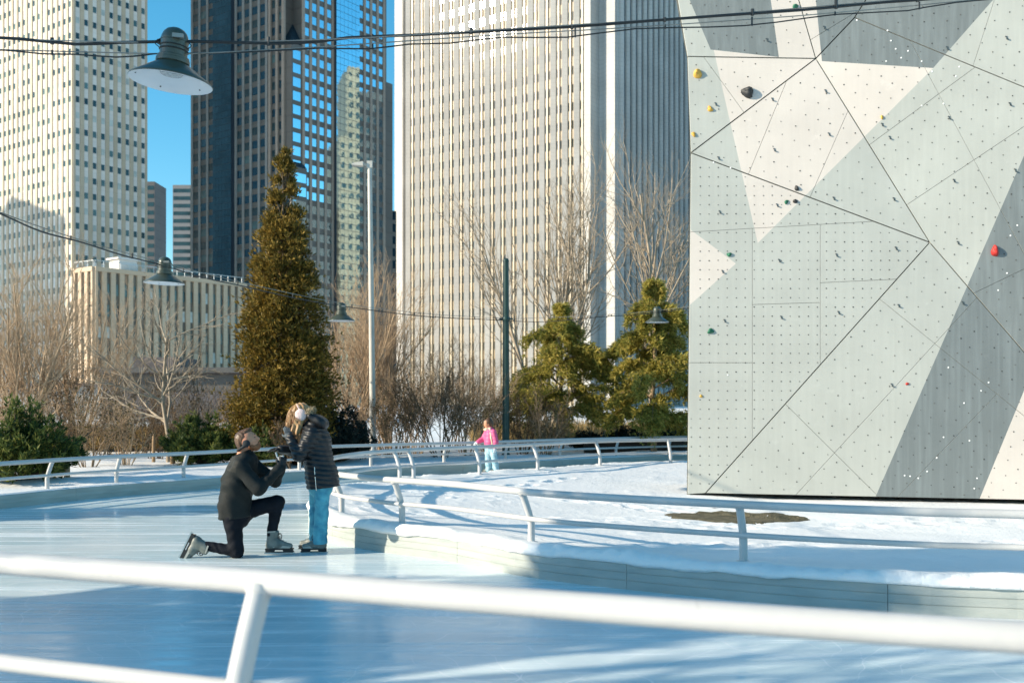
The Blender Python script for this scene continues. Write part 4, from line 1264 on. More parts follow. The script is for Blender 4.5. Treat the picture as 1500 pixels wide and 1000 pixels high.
cable('dark cable sloping down from the left edge to the green pole', [(-120, 262, 9.0), (0, 311, 10.2), (120, 352, 12.6), (236, 384, 15.6), (360, 415, 19), (500, 444, 22.4), (620, 459, 24.8), (738, 466.5, 27)],
      [(-120, 264, 9.0), (0, 313, 10.2), (60, 339, 11.3), (120, 355, 12.6), (180, 374, 14), (236, 388, 15.6), (300, 407, 17.4), (360, 420, 19), (430, 436, 20.8), (500, 448, 22.4), (620, 463, 24.8), (738, 469, 27)], rm=0.006, rp=0.010)
cable('thin cable rising from the green pole to the climbing wall', [(741, 467, 27), (850, 463, 26.5), (962, 455, 26.0), (1060, 440, 25.4)],
      [(741, 470, 27), (800, 471, 26.8), (880, 464, 26.4), (962, 458, 26.0), (1060, 443, 25.4)], rm=0.006, rp=0.009, nclip=5)

gp = at(741, 585, 27.0)
r = empty('cable_pole', (gp.x, gp.y, 0.15), 'slender dark green steel pole behind the child in pink', 'pole')
hp = EYE + (HY - 382) / FPX * 27 - 0.15
mb = MB(); mb.tube([(0, 0, -0.2), (0, 0, 0.6), (0, 0, hp)], [0.098, 0.096, 0.078], 16); mb.build('shaft', M['pole_green'], r, auto=50)
mb = MB(); mb.lathe([(0.082, hp - 0.03), (0.088, hp), (0.06, hp + 0.06), (0.0, hp + 0.075)], 16); mb.build('cap', M['pole_green'], r, auto=50)
hb = EYE + (HY - 467) / FPX * 27 - 0.15
mb = MB(); mb.lathe([(0.09, hb - 0.06), (0.10, hb - 0.05), (0.10, hb + 0.05), (0.088, hb + 0.06)], 16); mb.box(-0.18, 0.18, -0.02, 0.02, hb - 0.025, hb + 0.025); mb.build('cable_bracket', M['pole_green'], r, auto=50)
mb = MB(); mb.lathe([(0.22, -0.05), (0.22, 0.03), (0.13, 0.06), (0.10, 0.12)], 20); mb.build('base_flange', M['pole_green'], r, auto=50)

wp = at(545, 585, 26.0)
r = empty('street_lamp', (wp.x, wp.y, 0.15), 'tall pale grey lamp post right of the big conifer', 'street lamp')
hp = EYE + (HY - 246) / FPX * 26 - 0.15
mb = MB(); mb.tube([(0.02, 0, -0.2), (0.02, 0, 0.8), (-0.06, 0, hp)], [0.085, 0.082, 0.055], 14); mb.build('shaft', M['pole_white'], r, auto=50)
mb = MB(); mb.lathe([(0.14, -0.05), (0.14, 0.05), (0.09, 0.12)], 16); mb.build('base', M['pole_white'], r, auto=50)
mb = MB(); mb.box(-0.13, 0.01, -0.05, 0.05, hp, hp + 0.17); mb.tube([(-0.1, 0, hp + 0.07), (-0.24, 0, hp + 0.09)], 0.025, 8); mb.build('bracket', M['pole_white'], r)
mb = MB()
V = [(-0.22, -0.1, hp + 0.04), (-0.22, 0.1, hp + 0.04), (-0.50, 0.1, hp + 0.06), (-0.50, -0.1, hp + 0.06), (-0.22, -0.1, hp + 0.15), (-0.22, 0.1, hp + 0.15), (-0.50, 0.09, hp + 0.10), (-0.50, -0.09, hp + 0.10)]
mb.add(V, [(0, 1, 2, 3), (7, 6, 5, 4), (0, 3, 7, 4), (1, 5, 6, 2), (0, 4, 5, 1), (3, 2, 6, 7)])
mb.build('lamp_head', M['pole_white'], r)
# ------------------------------------------------------------------ plants
def unit(v):
    return v / np.maximum(np.linalg.norm(v, axis=-1, keepdims=True), 1e-9)

def tubes_np(P, R, n):
    """P (B,k,3), R (B,k) -> verts, quads"""
    B, k, _ = P.shape
    d = np.empty_like(P); d[:, 1:-1] = P[:, 2:] - P[:, :-2]; d[:, 0] = P[:, 1] - P[:, 0]; d[:, -1] = P[:, -1] - P[:, -2]
    d = unit(d)
    ref = np.where(np.abs(d[:, :1, 2:3]) > 0.85, np.array([1.0, 0.13, 0]), np.array([0.1, 0, 1.0]))
    u = unit(np.cross(d, np.broadcast_to(ref, d.shape))); w = np.cross(d, u)
    a = 2 * np.pi * np.arange(n) / n
    V = P[:, :, None] + (u[:, :, None] * np.cos(a)[None, None, :, None] + w[:, :, None] * np.sin(a)[None, None, :, None]) * R[:, :, None, None]
    b, i, j = np.meshgrid(np.arange(B), np.arange(k - 1), np.arange(n), indexing='ij')
    base = b * k * n + i * n; j2 = (j + 1) % n
    Q = np.stack([base + j, base + j2, base + n + j2, base + n + j], -1).reshape(-1, 4)
    return V.reshape(-1, 3), Q

class Bag:
    def __init__(self): self.V = []; self.Q = []; self.n = 0
    def add(self, V, Q):
        self.V.append(V); self.Q.append(Q + self.n); self.n += len(V)
    def mesh(self, name, smooth=False):
        V = np.concatenate(self.V); Q = np.concatenate(self.Q)
        return mesh_np(name, V, Q.ravel(), np.arange(0, Q.size, 4), smooth)

def grow(rng, base, dirs, lens, rad, levels, wander=0.12, up=0.12, k=5, droop=0.0):
    """levels: list of (children, length ratio, angle deg, first t); returns per level (P, R)"""
    out = []
    base = np.asarray(base, float); dirs = unit(np.asarray(dirs, float)); lens = np.asarray(lens, float); rad = np.asarray(rad, float)
    for li in range(len(levels) + 1):
        B = len(base)
        P = np.empty((B, k, 3)); P[:, 0] = base; d = dirs.copy()
        for i in range(1, k):
            d = unit(d + rng.normal(0, wander, (B, 3)) + np.array([0, 0, up if li else up * 0.3]) - np.array([0, 0, droop * li * 0.5]))
            P[:, i] = P[:, i - 1] + d * (lens / (k - 1))[:, None]
        tip = 0.45 if li < len(levels) else 0.25
        R = rad[:, None] * np.linspace(1, tip, k)[None]
        out.append((P, R))
        if li == len(levels): break
        m, ratio, ang, t0 = levels[li]
        idx = np.repeat(np.arange(B), m)
        t = np.tile(t0 + (1 - t0) * (np.arange(m) + 0.5) / m, B) + rng.uniform(-0.08, 0.08, B * m)
        t = np.clip(t, 0.05, 0.999) * (k - 1)
        f = np.floor(t).astype(int); fr = (t - f)[:, None]
        base2 = P[idx, f] * (1 - fr) + P[idx, f + 1] * fr
        pd = unit(P[idx, f + 1] - P[idx, f])
        rv = unit(rng.normal(0, 1, (B * m, 3)))
        side_ = unit(rv - pd * (rv * pd).sum(1, keepdims=True))
        a = np.radians(rng.normal(ang, ang * 0.22, B * m))[:, None]
        dirs = unit(pd * np.cos(a) + side_ * np.sin(a))
        lens = lens[idx] * ratio * rng.uniform(0.65, 1.2, B * m) * (1.15 - 0.5 * t / (k - 1))
        rad = np.minimum(rad[idx] * (1 - 0.55 * t / (k - 1)) * 0.62, rad[idx] * 0.7)
        rad = np.maximum(rad, 0.0035)
        base = base2
    return out

def branches_mesh(lv, sides=(9, 6, 4, 3, 3, 3)):
    bag = Bag()
    for i, (P, R) in enumerate(lv):
        bag.add(*tubes_np(P, R, sides[min(i, len(sides) - 1)]))
    return bag

def leaves_quads(rng, pos, dirs, L, W, n=1, spread=0.5):
    """flat pointed leaflets: one quad each"""
    B = len(pos) * n
    pos = np.repeat(pos, n, 0); dirs = np.repeat(dirs, n, 0)
    d = unit(dirs + rng.normal(0, spread, (B, 3)))
    s = unit(np.cross(d, rng.normal(0, 1, (B, 3))))
    l = (L * rng.uniform(0.6, 1.25, B))[:, None]; w = (W * rng.uniform(0.6, 1.3, B))[:, None]
    V = np.stack([pos, pos + d * l * 0.45 + s * w * 0.5, pos + d * l, pos + d * l * 0.45 - s * w * 0.5], 1).reshape(-1, 3)
    Q = np.arange(B * 4).reshape(-1, 4)
    return V, Q

M['bark_pale'] = pmat('bark_pale', (0.32, 0.26, 0.19), 0.85, var=0.25, scale=6, bump=0.3)
M['bark_tan'] = pmat('bark_tan', (0.42, 0.30, 0.19), 0.85, var=0.25, scale=6)
M['bark_brown'] = pmat('bark_brown', (0.27, 0.19, 0.115), 0.9, var=0.3, scale=6)
M['bark_dark'] = pmat('bark_dark', (0.115, 0.080, 0.048), 0.9, var=0.3, scale=6)
M['stake'] = pmat('wood_stake', (0.30, 0.20, 0.11), 0.85, var=0.25, scale=5, stretch=(4, 4, 0.6))
M['arbor'] = leafmat('arborvitae_sprays', (0.034, 0.036, 0.007), (0.155, 0.110, 0.020), (0.40, 0.25, 0.05), 0.9)
M['pineL'] = leafmat('soft_pine_sprays', (0.07, 0.10, 0.022), (0.36, 0.32, 0.065), (0.66, 0.52, 0.14), 0.8, trans=0.5)
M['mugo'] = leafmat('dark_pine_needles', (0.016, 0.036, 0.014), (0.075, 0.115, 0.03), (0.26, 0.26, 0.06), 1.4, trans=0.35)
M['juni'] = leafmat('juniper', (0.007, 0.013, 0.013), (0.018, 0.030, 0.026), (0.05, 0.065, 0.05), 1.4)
M['dryleaf'] = leafmat('dry_leaves', (0.055, 0.03, 0.014), (0.15, 0.08, 0.03), (0.26, 0.15, 0.055), 1.2)
M['shrubleaf'] = leafmat('sparse_leaves', (0.02, 0.024, 0.009), (0.07, 0.062, 0.018), (0.17, 0.12, 0.035), 1.2)
M['straw'] = leafmat('dry_grass', (0.20, 0.13, 0.05), (0.36, 0.25, 0.10), (0.52, 0.38, 0.18), 1.0)

def bare_tree(label, px, Y, top, seed, spread=0.5, bark='bark_tan', trunk=0.07, nlim=9, crown0=0.3, dens=(7, 6, 5), name='bare_tree', group=None, lean=0.0, multi=1, zb=0.2, angle=38, up=0.14):
    rng = np.random.default_rng(seed)
    b = at(px, 585, Y); h = EYE + (HY - top) / FPX * Y - zb
    r = empty(name, (b.x, b.y, zb - 0.02), label, 'tree', group)
    if multi == 1:
        lv0 = grow(rng, [(0, 0, -0.1)], [(lean, 0, 1)], [h * 0.62], [trunk], [(nlim, 0.72, angle, crown0)] + [(d, 0.55, 40, 0.2) for d in dens], up=up)
        t = Bag(); t.add(*tubes_np(lv0[0][0], lv0[0][1], 10))
        obj('trunk', t.mesh('trunk', True), M[bark], r)
        obj('crown', branches_mesh(lv0[1:], (7, 5, 3, 3)).mesh('crown', True), M[bark], r)
    else:
        a = rng.uniform(0, 2 * np.pi, multi)
        dirs = np.stack([np.cos(a) * spread, np.sin(a) * spread, np.ones(multi)], 1)
        lv0 = grow(rng, np.stack([np.cos(a) * 0.06, np.sin(a) * 0.06, -0.1 * np.ones(multi)], 1), dirs, h * rng.uniform(0.6, 0.95, multi), np.full(multi, trunk), [(nlim, 0.5, angle, crown0)] + [(d, 0.5, 40, 0.2) for d in dens], up=up)
        t = Bag(); t.add(*tubes_np(lv0[0][0], lv0[0][1], 8))
        obj('trunk', t.mesh('trunk', True), M[bark], r)
        obj('crown', branches_mesh(lv0[1:], (5, 3, 3, 3)).mesh('crown', True), M[bark], r)
    return r

def shrub(label, px, Y, top, seed, stems=10, spread=0.45, bark='bark_brown', leaf=None, nleaf=600, zb=0.2, lsize=0.05, dens=(5, 4, 3), group=None, name='shrub', rad=0.014, shift=0.0, lowleaf=False):
    rng = np.random.default_rng(seed)
    b = at(px, 585, Y); h = EYE + (HY - top) / FPX * Y - zb
    r = empty(name, (b.x, b.y, zb - 0.02), label, 'shrub', group)
    a = rng.uniform(0, 2 * np.pi, stems)
    sp = spread * rng.uniform(0.3, 1.2, stems)
    dirs = np.stack([np.cos(a) * sp, np.sin(a) * sp, np.ones(stems)], 1)
    lv = grow(rng, np.stack([np.cos(a) * 0.1, np.sin(a) * 0.1, -0.1 * np.ones(stems)], 1), dirs, h * rng.uniform(0.65, 1.15, stems), np.full(stems, rad), [(dens[0], 0.5, 34, 0.25)] + [(d, 0.55, 40, 0.2) for d in dens[1:]], up=0.1)
    obj('stems', branches_mesh(lv, (5, 4, 3, 3)).mesh('stems', True), M[bark], r)
    if leaf:
        P = np.concatenate([p.reshape(-1, 3) for p, _ in lv[1:]])
        if lowleaf:
            keep = rng.uniform(0, 1, len(P)) > P[:, 2] / max(h, 0.1) * 0.9; P = P[keep]
        P = P[rng.integers(0, len(P), nleaf)]
        bag = Bag(); bag.add(*leaves_quads(rng, P, np.tile(np.array([0, 0, 0.3]), (len(P), 1)), lsize, lsize * 0.55, 1, 1.0))
        obj('leaves', bag.mesh('leaves'), M[leaf], r)
    return r

def arborvitae(label, px, Y, top, rmax, seed, n=9000, mat='arbor', zb=0.2, L=0.17, W=0.05, pts=None, name='conifer', lob=0.16, r0=0.55, xy=None, h=None):
    rng = np.random.default_rng(seed)
    if xy is None:
        b = at(px, 585, Y); h = EYE + (HY - top) / FPX * Y - zb; bx, by = b.x, b.y
    else: bx, by = xy
    r = empty(name, (bx, by, zb - 0.02), label, 'tree')
    pts = pts or [(0, 0.70), (0.08, 0.92), (0.2, 1.0), (0.4, 0.76), (0.6, 0.48), (0.75, 0.30), (0.88, 0.17), (0.96, 0.09), (1.0, 0.02)]
    hh = np.linspace(0, 1, 200); rr = np.interp(hh, [p[0] for p in pts], [p[1] for p in pts]) * rmax
    cdf = np.cumsum(rr + 0.06 * rmax); cdf /= cdf[-1]
    ns = n
    u = np.interp(rng.uniform(0, 1, ns), cdf, hh); R = np.interp(u, hh, rr)
    th = rng.uniform(0, 2 * np.pi, ns)
    # boughs: clumps of sprays around limb tips, leaving shaded gaps between them
    nb_ = max(60, int(h * rmax * 50))
    bu = np.interp(rng.uniform(0, 1, nb_), cdf, hh); bt = rng.uniform(0, 2 * np.pi, nb_)
    bl = rng.uniform(0.78, 1.14, nb_)
    pick = rng.integers(0, nb_, ns)
    cu = bu[pick]; ct = bt[pick]; cR = np.interp(cu, hh, rr) * bl[pick]
    s = rng.uniform(0.35, 1, ns) ** 0.6
    C = np.stack([np.cos(ct) * cR * s, np.sin(ct) * cR * s, 0.05 + cu * h * 0.97 + (s - 1) * 0.25 * rmax * 0.5], 1)
    jit = (0.045 + 0.10 * rmax * np.interp(cu, hh, rr) / rmax)[:, None]
    pos = C + rng.normal(0, 1, (ns, 3)) * jit * np.array([1, 1, 0.8])
    pos[:, 2] = np.clip(pos[:, 2], 0.03, None)
    out = unit(np.stack([pos[:, 0], pos[:, 1], np.full(ns, 0.55) * rmax], 1))
    bag = Bag(); bag.add(*leaves_quads(rng, pos, out, L, W, 5, 0.55))
    obj('crown', bag.mesh('crown'), M[mat], r)
    t = Bag()
    P = np.zeros((1, 6, 3)); P[0, :, 2] = np.linspace(-0.1, h * 0.97, 6); P[0, 1:-1, :2] += rng.normal(0, 0.02, (4, 2))
    t.add(*tubes_np(P, np.linspace(0.05 * rmax + 0.03, 0.012, 6)[None], 8))
    B = nb_
    P = np.zeros((B, 4, 3)); e = np.stack([np.cos(bt) * np.interp(bu, hh, rr) * bl, np.sin(bt) * np.interp(bu, hh, rr) * bl, 0.05 + bu * h * 0.97], 1)
    st = np.stack([0 * bu, 0 * bu, np.maximum(bu * h * 0.9 - 0.1, 0.05)], 1)
    for i in range(4): P[:, i] = st + (e - st) * (i / 3) ** 1.0
    t.add(*tubes_np(P, np.tile(np.linspace(0.016, 0.005, 4), (B, 1)), 4))
    obj('trunk', t.mesh('trunk', True), M['bark_dark'], r)
    return r

def pine(label, px, Y, top, rmax, seed, layers=11, zb=0.2, mat='pineL', n_per=150, first=0.22, xy=None, h=None, L=0.16, W=0.045, name='conifer', pw=0.8):
    """loose conifer with drooping boughs in uneven layers and see-through gaps"""
    rng = np.random.default_rng(seed)
    if xy is None:
        b = at(px, 585, Y); h = EYE + (HY - top) / FPX * Y - zb; bx, by = b.x, b.y
    else: bx, by = xy
    r = empty(name, (bx, by, zb - 0.02), label, 'tree')
    t = Bag(); P = np.zeros((1, 7, 3)); P[0, :, 2] = np.linspace(-0.1, h * 0.97, 7); P[0, 1:, :2] += rng.normal(0, 0.03, (6, 2))
    t.add(*tubes_np(P, np.linspace(0.03 * h * 0.5 + 0.02, 0.012, 7)[None], 8))
    limbs = []; pos = []; dr = []
    for l in range(layers):
        u = first + (1 - first) * (l + rng.uniform(-0.3, 0.3)) / layers
        u = min(max(u, first), 0.97)
        nl = int(rng.integers(5, 8))
        for i in range(nl):
            a = rng.uniform(0, 2 * np.pi); ln = rmax * (1 - u) ** pw * rng.uniform(0.35, 1.25) / (1 - first) ** pw * min(1.0, 0.15 + (1 - u) * 2.6) + 0.05
            z0 = u * h
            tt = np.linspace(0, 1, 5)
            rise = 0.30 * ln * np.sin(tt * np.pi * 0.75) - 0.22 * ln * tt ** 2
            LP = np.stack([np.cos(a) * ln * tt, np.sin(a) * ln * tt, z0 + rise], 1)
            limbs.append(LP)
            m = int(n_per * (0.25 + ln / rmax))
            s = rng.uniform(0.22, 1.03, m) ** 0.75
            q = np.stack([np.interp(s, tt, LP[:, k_]) for k_ in range(3)], 1)
            sd = np.array([-np.sin(a), np.cos(a), 0])
            q += sd * (rng.normal(0, 0.12, m) * ln * (1.15 - s * 0.6))[:, None] + rng.normal(0, 0.04, (m, 3))
            q[:, 2] -= np.abs(rng.normal(0, 0.13, m)) * (0.3 + s)
            pos.append(q); dr.append(np.tile(np.array([np.cos(a) * 0.7, np.sin(a) * 0.7, -0.25]), (m, 1)))
    limbs = np.array(limbs)
    t.add(*tubes_np(limbs, np.tile(np.linspace(0.022, 0.006, 5), (len(limbs), 1)), 4))
    obj('trunk', t.mesh('trunk', True), M['bark_brown'], r)
    pos = np.concatenate(pos); dr = np.concatenate(dr)
    bag = Bag(); bag.add(*leaves_quads(rng, pos, dr, L, W, 6, 0.5))
    obj('crown', bag.mesh('crown'), M[mat], r)
    return r

def bush(label, px, Y, top, rx, seed, n=2600, mat='mugo', zb=0.2, L=0.12, W=0.028, name='evergreen_bush', cand=70, cat='bush'):
    """dense evergreen mound of upright candles"""
    rng = np.random.default_rng(seed)
    b = at(px, 585, Y); h = EYE + (HY - top) / FPX * Y - zb
    r = empty(name, (b.x, b.y, zb - 0.02), label, cat)
    a = rng.uniform(0, 2 * np.pi, cand); rr = np.sqrt(rng.uniform(0, 1, cand)) * rx
    top_ = h * (1 - 0.62 * (rr / rx) ** 2) * rng.uniform(0.6, 1.08, cand)
    bx_, by_ = np.cos(a) * rr, np.sin(a) * rr
    i = rng.integers(0, cand, n)
    s = rng.uniform(0.15, 1, n) ** 0.7
    pos = np.stack([bx_[i] * (0.45 + 0.62 * s), by_[i] * (0.45 + 0.62 * s), top_[i] * s], 1) + rng.normal(0, 0.045, (n, 3))
    pos[:, 2] = np.clip(pos[:, 2], 0.02, None)
    d = unit(np.stack([bx_[i] * 0.8, by_[i] * 0.8, np.full(n, 0.9)], 1))
    bag = Bag(); bag.add(*leaves_quads(rng, pos, d, L, W, 6, 0.6))
    obj('foliage', bag.mesh('foliage'), M[mat], r)
    P = np.zeros((cand, 4, 3)); e = np.stack([bx_ * 1.02, by_ * 1.02, top_ * 0.95], 1)
    for j in range(4): P[:, j] = e * np.array([(j / 3) ** 0.7, (j / 3) ** 0.7, j / 3])
    t = Bag(); t.add(*tubes_np(P, np.tile(np.linspace(0.016, 0.006, 4), (cand, 1)), 4))
    obj('stems', t.mesh('stems', True), M['bark_dark'], r)
    return r

# conifers
arborvitae('tall golden-green conifer behind the kneeling man and the woman', 416, 24.0, 203, 1.10, 3, n=24000, L=0.115, W=0.030, pts=[(0, 0.85), (0.15, 1.0), (0.36, 0.88), (0.58, 0.64), (0.8, 0.32), (0.92, 0.14), (1.0, 0.02)])
pine('loose yellow-green conifer right of the green pole', 822, 29.5, 436, 1.95, 6, n_per=170, first=0.22, layers=11, pw=0.55, L=0.15, W=0.030)
pine('fuller conifer at the edge of the climbing wall behind the smallest lamp', 958, 28.5, 392, 1.85, 9, n_per=190, first=0.14, layers=13, pw=0.6, L=0.15, W=0.030)
# evergreen bushes
bush('dark pine bush at the left edge behind the far railing', 30, 18.6, 590, 1.05, 21, n=4200, cand=90)
bush('rounded green bush just left of the kneeling man behind the far railing', 300, 23.5, 606, 0.95, 22, n=3600)
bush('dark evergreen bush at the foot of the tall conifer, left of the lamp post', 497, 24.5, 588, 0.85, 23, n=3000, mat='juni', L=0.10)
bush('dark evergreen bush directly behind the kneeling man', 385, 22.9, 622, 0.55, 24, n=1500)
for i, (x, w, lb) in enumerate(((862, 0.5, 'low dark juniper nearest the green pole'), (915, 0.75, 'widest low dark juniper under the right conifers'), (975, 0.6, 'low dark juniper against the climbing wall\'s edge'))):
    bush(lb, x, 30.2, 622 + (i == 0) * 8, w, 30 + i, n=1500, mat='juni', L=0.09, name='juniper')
# bare trees
bare_tree('bushy bare tan tree at the far left below the pale tower', 40, 27, 380, 41, multi=13, spread=0.40, trunk=0.04, nlim=10, dens=(7, 5), crown0=0.15, angle=28)
bare_tree('bare tan tree between the left-edge tree and the pale one', 112, 30, 405, 42, multi=10, spread=0.45, trunk=0.035, nlim=9, dens=(7, 5), crown0=0.2, angle=30)
bare_tree('pale bare tree with spreading white limbs below the second lamp', 247, 24.5, 372, 53, trunk=0.060, nlim=15, crown0=0.28, dens=(8, 5), bark='bark_pale', angle=58, up=0.09)
bare_tree('fine-twigged bare tan tree right of the big conifer, left of the lamp post', 512, 29, 405, 44, multi=11, spread=0.33, trunk=0.034, nlim=10, dens=(7, 5), crown0=0.2, angle=28)
bare_tree('fine-twigged bare tan tree just right of the lamp post', 572, 30, 440, 45, multi=9, spread=0.30, trunk=0.03, nlim=9, dens=(6, 5), crown0=0.2, angle=28)
bare_tree('tall thin bare tree before the white tower above the left pine', 800, 34, 262, 46, trunk=0.07, nlim=12, crown0=0.35, dens=(7, 5), bark='bark_pale', angle=24, multi=5, spread=0.2)
bare_tree('bare tree rising behind the right conifer beside the climbing wall', 968, 33, 262, 49, trunk=0.07, nlim=11, crown0=0.4, dens=(7, 5), bark='bark_pale', angle=28, multi=4, spread=0.25)
# shrubs behind the far railing
SH = [(75, 20.5, 612, 'dryleaf', 'leggy shrub with brown leaves right of the dark left-edge bush'), (128, 22.5, 590, 'shrubleaf', 'brown shrub behind the second post of the far railing'),
      (185, 23.0, 600, 'shrubleaf', 'multi-stemmed shrub with yellowish leaves before the low concrete wall'), (228, 25.5, 590, 'dryleaf', 'brown shrub at the foot of the pale bare tree'), (150, 27.5, 560, 'dryleaf', 'taller russet shrub behind the leggy ones at the left'),
      (335, 26.5, 588, 'dryleaf', 'russet shrub at the left foot of the tall conifer'), (432, 22.6, 618, 'dryleaf', 'small brown shrub showing between the man and the woman'),
      (575, 26.0, 560, 'shrubleaf', 'twiggy shrub just right of the lamp post'), (612, 27.2, 545, 'shrubleaf', 'twiggy shrub second from the lamp post'), (648, 26.0, 552, 'dryleaf', 'reddish twiggy shrub midway between lamp post and green pole'),
      (682, 27.0, 540, 'shrubleaf', 'tall twiggy shrub left of the child in pink'), (716, 28.2, 556, 'shrubleaf', 'twiggy shrub behind the child in pink'), (765, 28.0, 572, 'shrubleaf', 'twiggy shrub just right of the green pole'), (798, 27.4, 588, 'shrubleaf', 'low twiggy shrub under the loose conifer'),
      (545, 27.5, 575, 'dryleaf', 'small twiggy shrub at the lamp post\'s foot'), (595, 29.5, 528, 'dryleaf', 'tall tan shrub behind the twiggy row right of the lamp post'), (665, 30, 522, 'dryleaf', 'tall tan shrub behind the reddish one'),
      (20, 24.5, 575, 'dryleaf', 'russet shrub behind the dark bush at the left edge'), (100, 27.0, 560, 'dryleaf', 'russet shrub under the two tan bare trees'), (205, 28.5, 562, 'dryleaf', 'wide russet shrub before the grey pavilion'), (275, 27.5, 566, 'dryleaf', 'russet shrub right of the pale tree\'s trunk'), (310, 29.5, 560, 'shrubleaf', 'olive shrub beside the conifer\'s left flank')]
for i, (x, Y, t_, lf, lb) in enumerate(SH):
    shrub(lb, x, Y, t_, 60 + i, stems=11 if x > 500 else 9, spread=0.42, leaf=lf, nleaf=900 if x > 500 else 650, lsize=0.055, bark='bark_dark' if i % 3 == 0 else ('bark_brown' if i % 3 == 1 else 'bark_tan'), dens=(7, 5, 4), rad=0.016, lowleaf=x > 500)
# stakes and stumps in the snow
for i, (x, y0, y1, Y, lb) in enumerate(((98, 668, 711, 19.8, 'short thick wooden stake left of the second railing post'), (225, 655, 694, 24.2, 'thin wooden stake left of the pale tree\'s trunk'), (253, 660, 694, 23.6, 'thicker wooden stake at the pale tree\'s trunk'),
                                         (556, 654, 676, 26.6, 'short dark stake right of the lamp post'), (762, 640, 656, 28.6, 'small stake right of the green pole'))):
    a = at(x, y1, Y); b = at(x, y0, Y)
    mb = MB(); hh_ = b.z - a.z + 0.08
    mb.tube([(0, 0, -0.1), (0, 0, hh_ * 0.6), (0.01, 0, hh_)], [0.062, 0.058, 0.052] if i in (0, 2) else [0.04, 0.038, 0.035], 10)
    o = mb.build('wooden_stake', M['stake'], None, auto=50); o.location = (a.x, a.y, 0.18); tag(o, lb, 'stake', 'stakes in the planting')
# dry grass beyond the railing
rng = np.random.default_rng(5)
nG = 9000
gx = np.concatenate([rng.uniform(at(690, 0, 33).x, at(1005, 0, 33).x, nG // 2), rng.uniform(at(60, 0, 30).x, at(330, 0, 30).x, nG // 2)])
gy = np.concatenate([rng.uniform(31.5, 39.0, nG // 2), rng.uniform(29.0, 30.6, nG // 2)])
pos = np.stack([gx, gy, np.full(len(gx), 0.24)], 1)
bag = Bag(); bag.add(*leaves_quads(rng, pos, np.tile(np.array([0, 0, 1.0]), (len(pos), 1)), 0.72, 0.024, 2, 0.28))
tag(obj('dry_grass', bag.mesh('dry_grass'), M['straw']), 'strip of straw-coloured dry grass behind the shrubs', 'grass', kind='stuff')
# trees outside the frame on the left, whose long shadows cross the ice
arborvitae('evergreen standing outside the picture to the left of the near railing', 0, 0, 0, 1.6, 91, n=2300, L=0.34, W=0.15, xy=(-13.2, 4.5), h=8.6, mat='mugo', pts=[(0, 0.8), (0.1, 1), (0.5, 0.9), (0.8, 0.6), (1, 0.1)])
arborvitae('evergreen outside the picture beside the far railing', 0, 0, 0, 0.85, 93, n=2600, L=0.26, W=0.11, xy=(-13.6, 13.2), h=5.2, mat='mugo')
def off_tree(label, x, y, h, seed):
    rng = np.random.default_rng(seed)
    r = empty('bare_tree', (x, y, 0.2), label, 'tree')
    lv = grow(rng, [(0, 0, -0.1)], [(0, 0, 1)], [h * 0.65], [0.13], [(9, 0.65, 42, 0.35), (6, 0.55, 40, 0.2), (4, 0.55, 40, 0.2)])
    t = Bag(); t.add(*tubes_np(lv[0][0], lv[0][1], 8)); obj('trunk', t.mesh('trunk', True), M['bark_brown'], r)
    obj('crown', branches_mesh(lv[1:], (5, 4, 3, 3)).mesh('crown', True), M['bark_brown'], r)
off_tree('bare tree outside the picture behind the camera\'s left', -9.5, 1.2, 8.0, 96)
off_tree('bare tree outside the picture just left of the near railing', -12.4, 2.9, 8.5, 98)
# ------------------------------------------------------------------ people (smooth-blended distance fields meshed into one skin each)
def nets(F, o, h):
    s = F < 0
    nx, ny, nz = F.shape
    cnt = np.zeros((nx - 1, ny - 1, nz - 1), np.int8); acc = np.zeros((nx - 1, ny - 1, nz - 1, 3), np.float32)
    C = [(i, j, k) for i in (0, 1) for j in (0, 1) for k in (0, 1)]
    sl = lambda c: tuple(slice(c[a], F.shape[a] - 1 + c[a]) for a in range(3))
    for a in C:
        for ax in range(3):
            if a[ax] == 0:
                b = list(a); b[ax] = 1
                fa, fb_ = F[sl(a)], F[sl(b)]
                x = (fa < 0) != (fb_ < 0)
                t = np.where(x, fa / np.where(x, fa - fb_, 1), 0)
                cnt += x
                for q in range(3):
                    acc[..., q] += np.where(x, a[q] + (t if q == ax else 0), 0)
    m = cnt > 0
    idx = -np.ones(m.shape, np.int64); n = int(m.sum()); idx[m] = np.arange(n)
    ijk = np.argwhere(m)
    V = np.asarray(o) + h * (ijk + acc[m] / cnt[m][:, None])
    Q = []
    for ax in range(3):
        a0 = [slice(1, -1)] * 3; a0[ax] = slice(0, -1)
        a1 = [slice(1, -1)] * 3; a1[ax] = slice(1, None)
        A = s[tuple(a0)]; B = s[tuple(a1)]
        for flip, mask in ((False, A & ~B), (True, ~A & B)):
            p = np.argwhere(mask)
            if not len(p): continue
            off = np.array([1, 1, 1]); off[ax] = 0
            p = p + off
            u, v = [(1, 2), (2, 0), (0, 1)][ax]
            e = np.zeros((4, 3), int); e[1, u] = -1; e[2, u] = -1; e[2, v] = -1; e[3, v] = -1
            q = np.stack([idx[tuple((p + e[k]).T)] for k in range(4)], 1)
            Q.append(q[:, ::-1] if flip else q)
    return V, np.concatenate(Q)

def cone(a, b, ra, rb, sy=1.0, k=0.03): return ('c', np.array(a, float), np.array(b, float), ra, rb, sy, k)
def elli(c, r, R=None, k=0.03): return ('e', np.array(c, float), np.array(r, float), np.eye(3) if R is None else np.array(R, float), k)

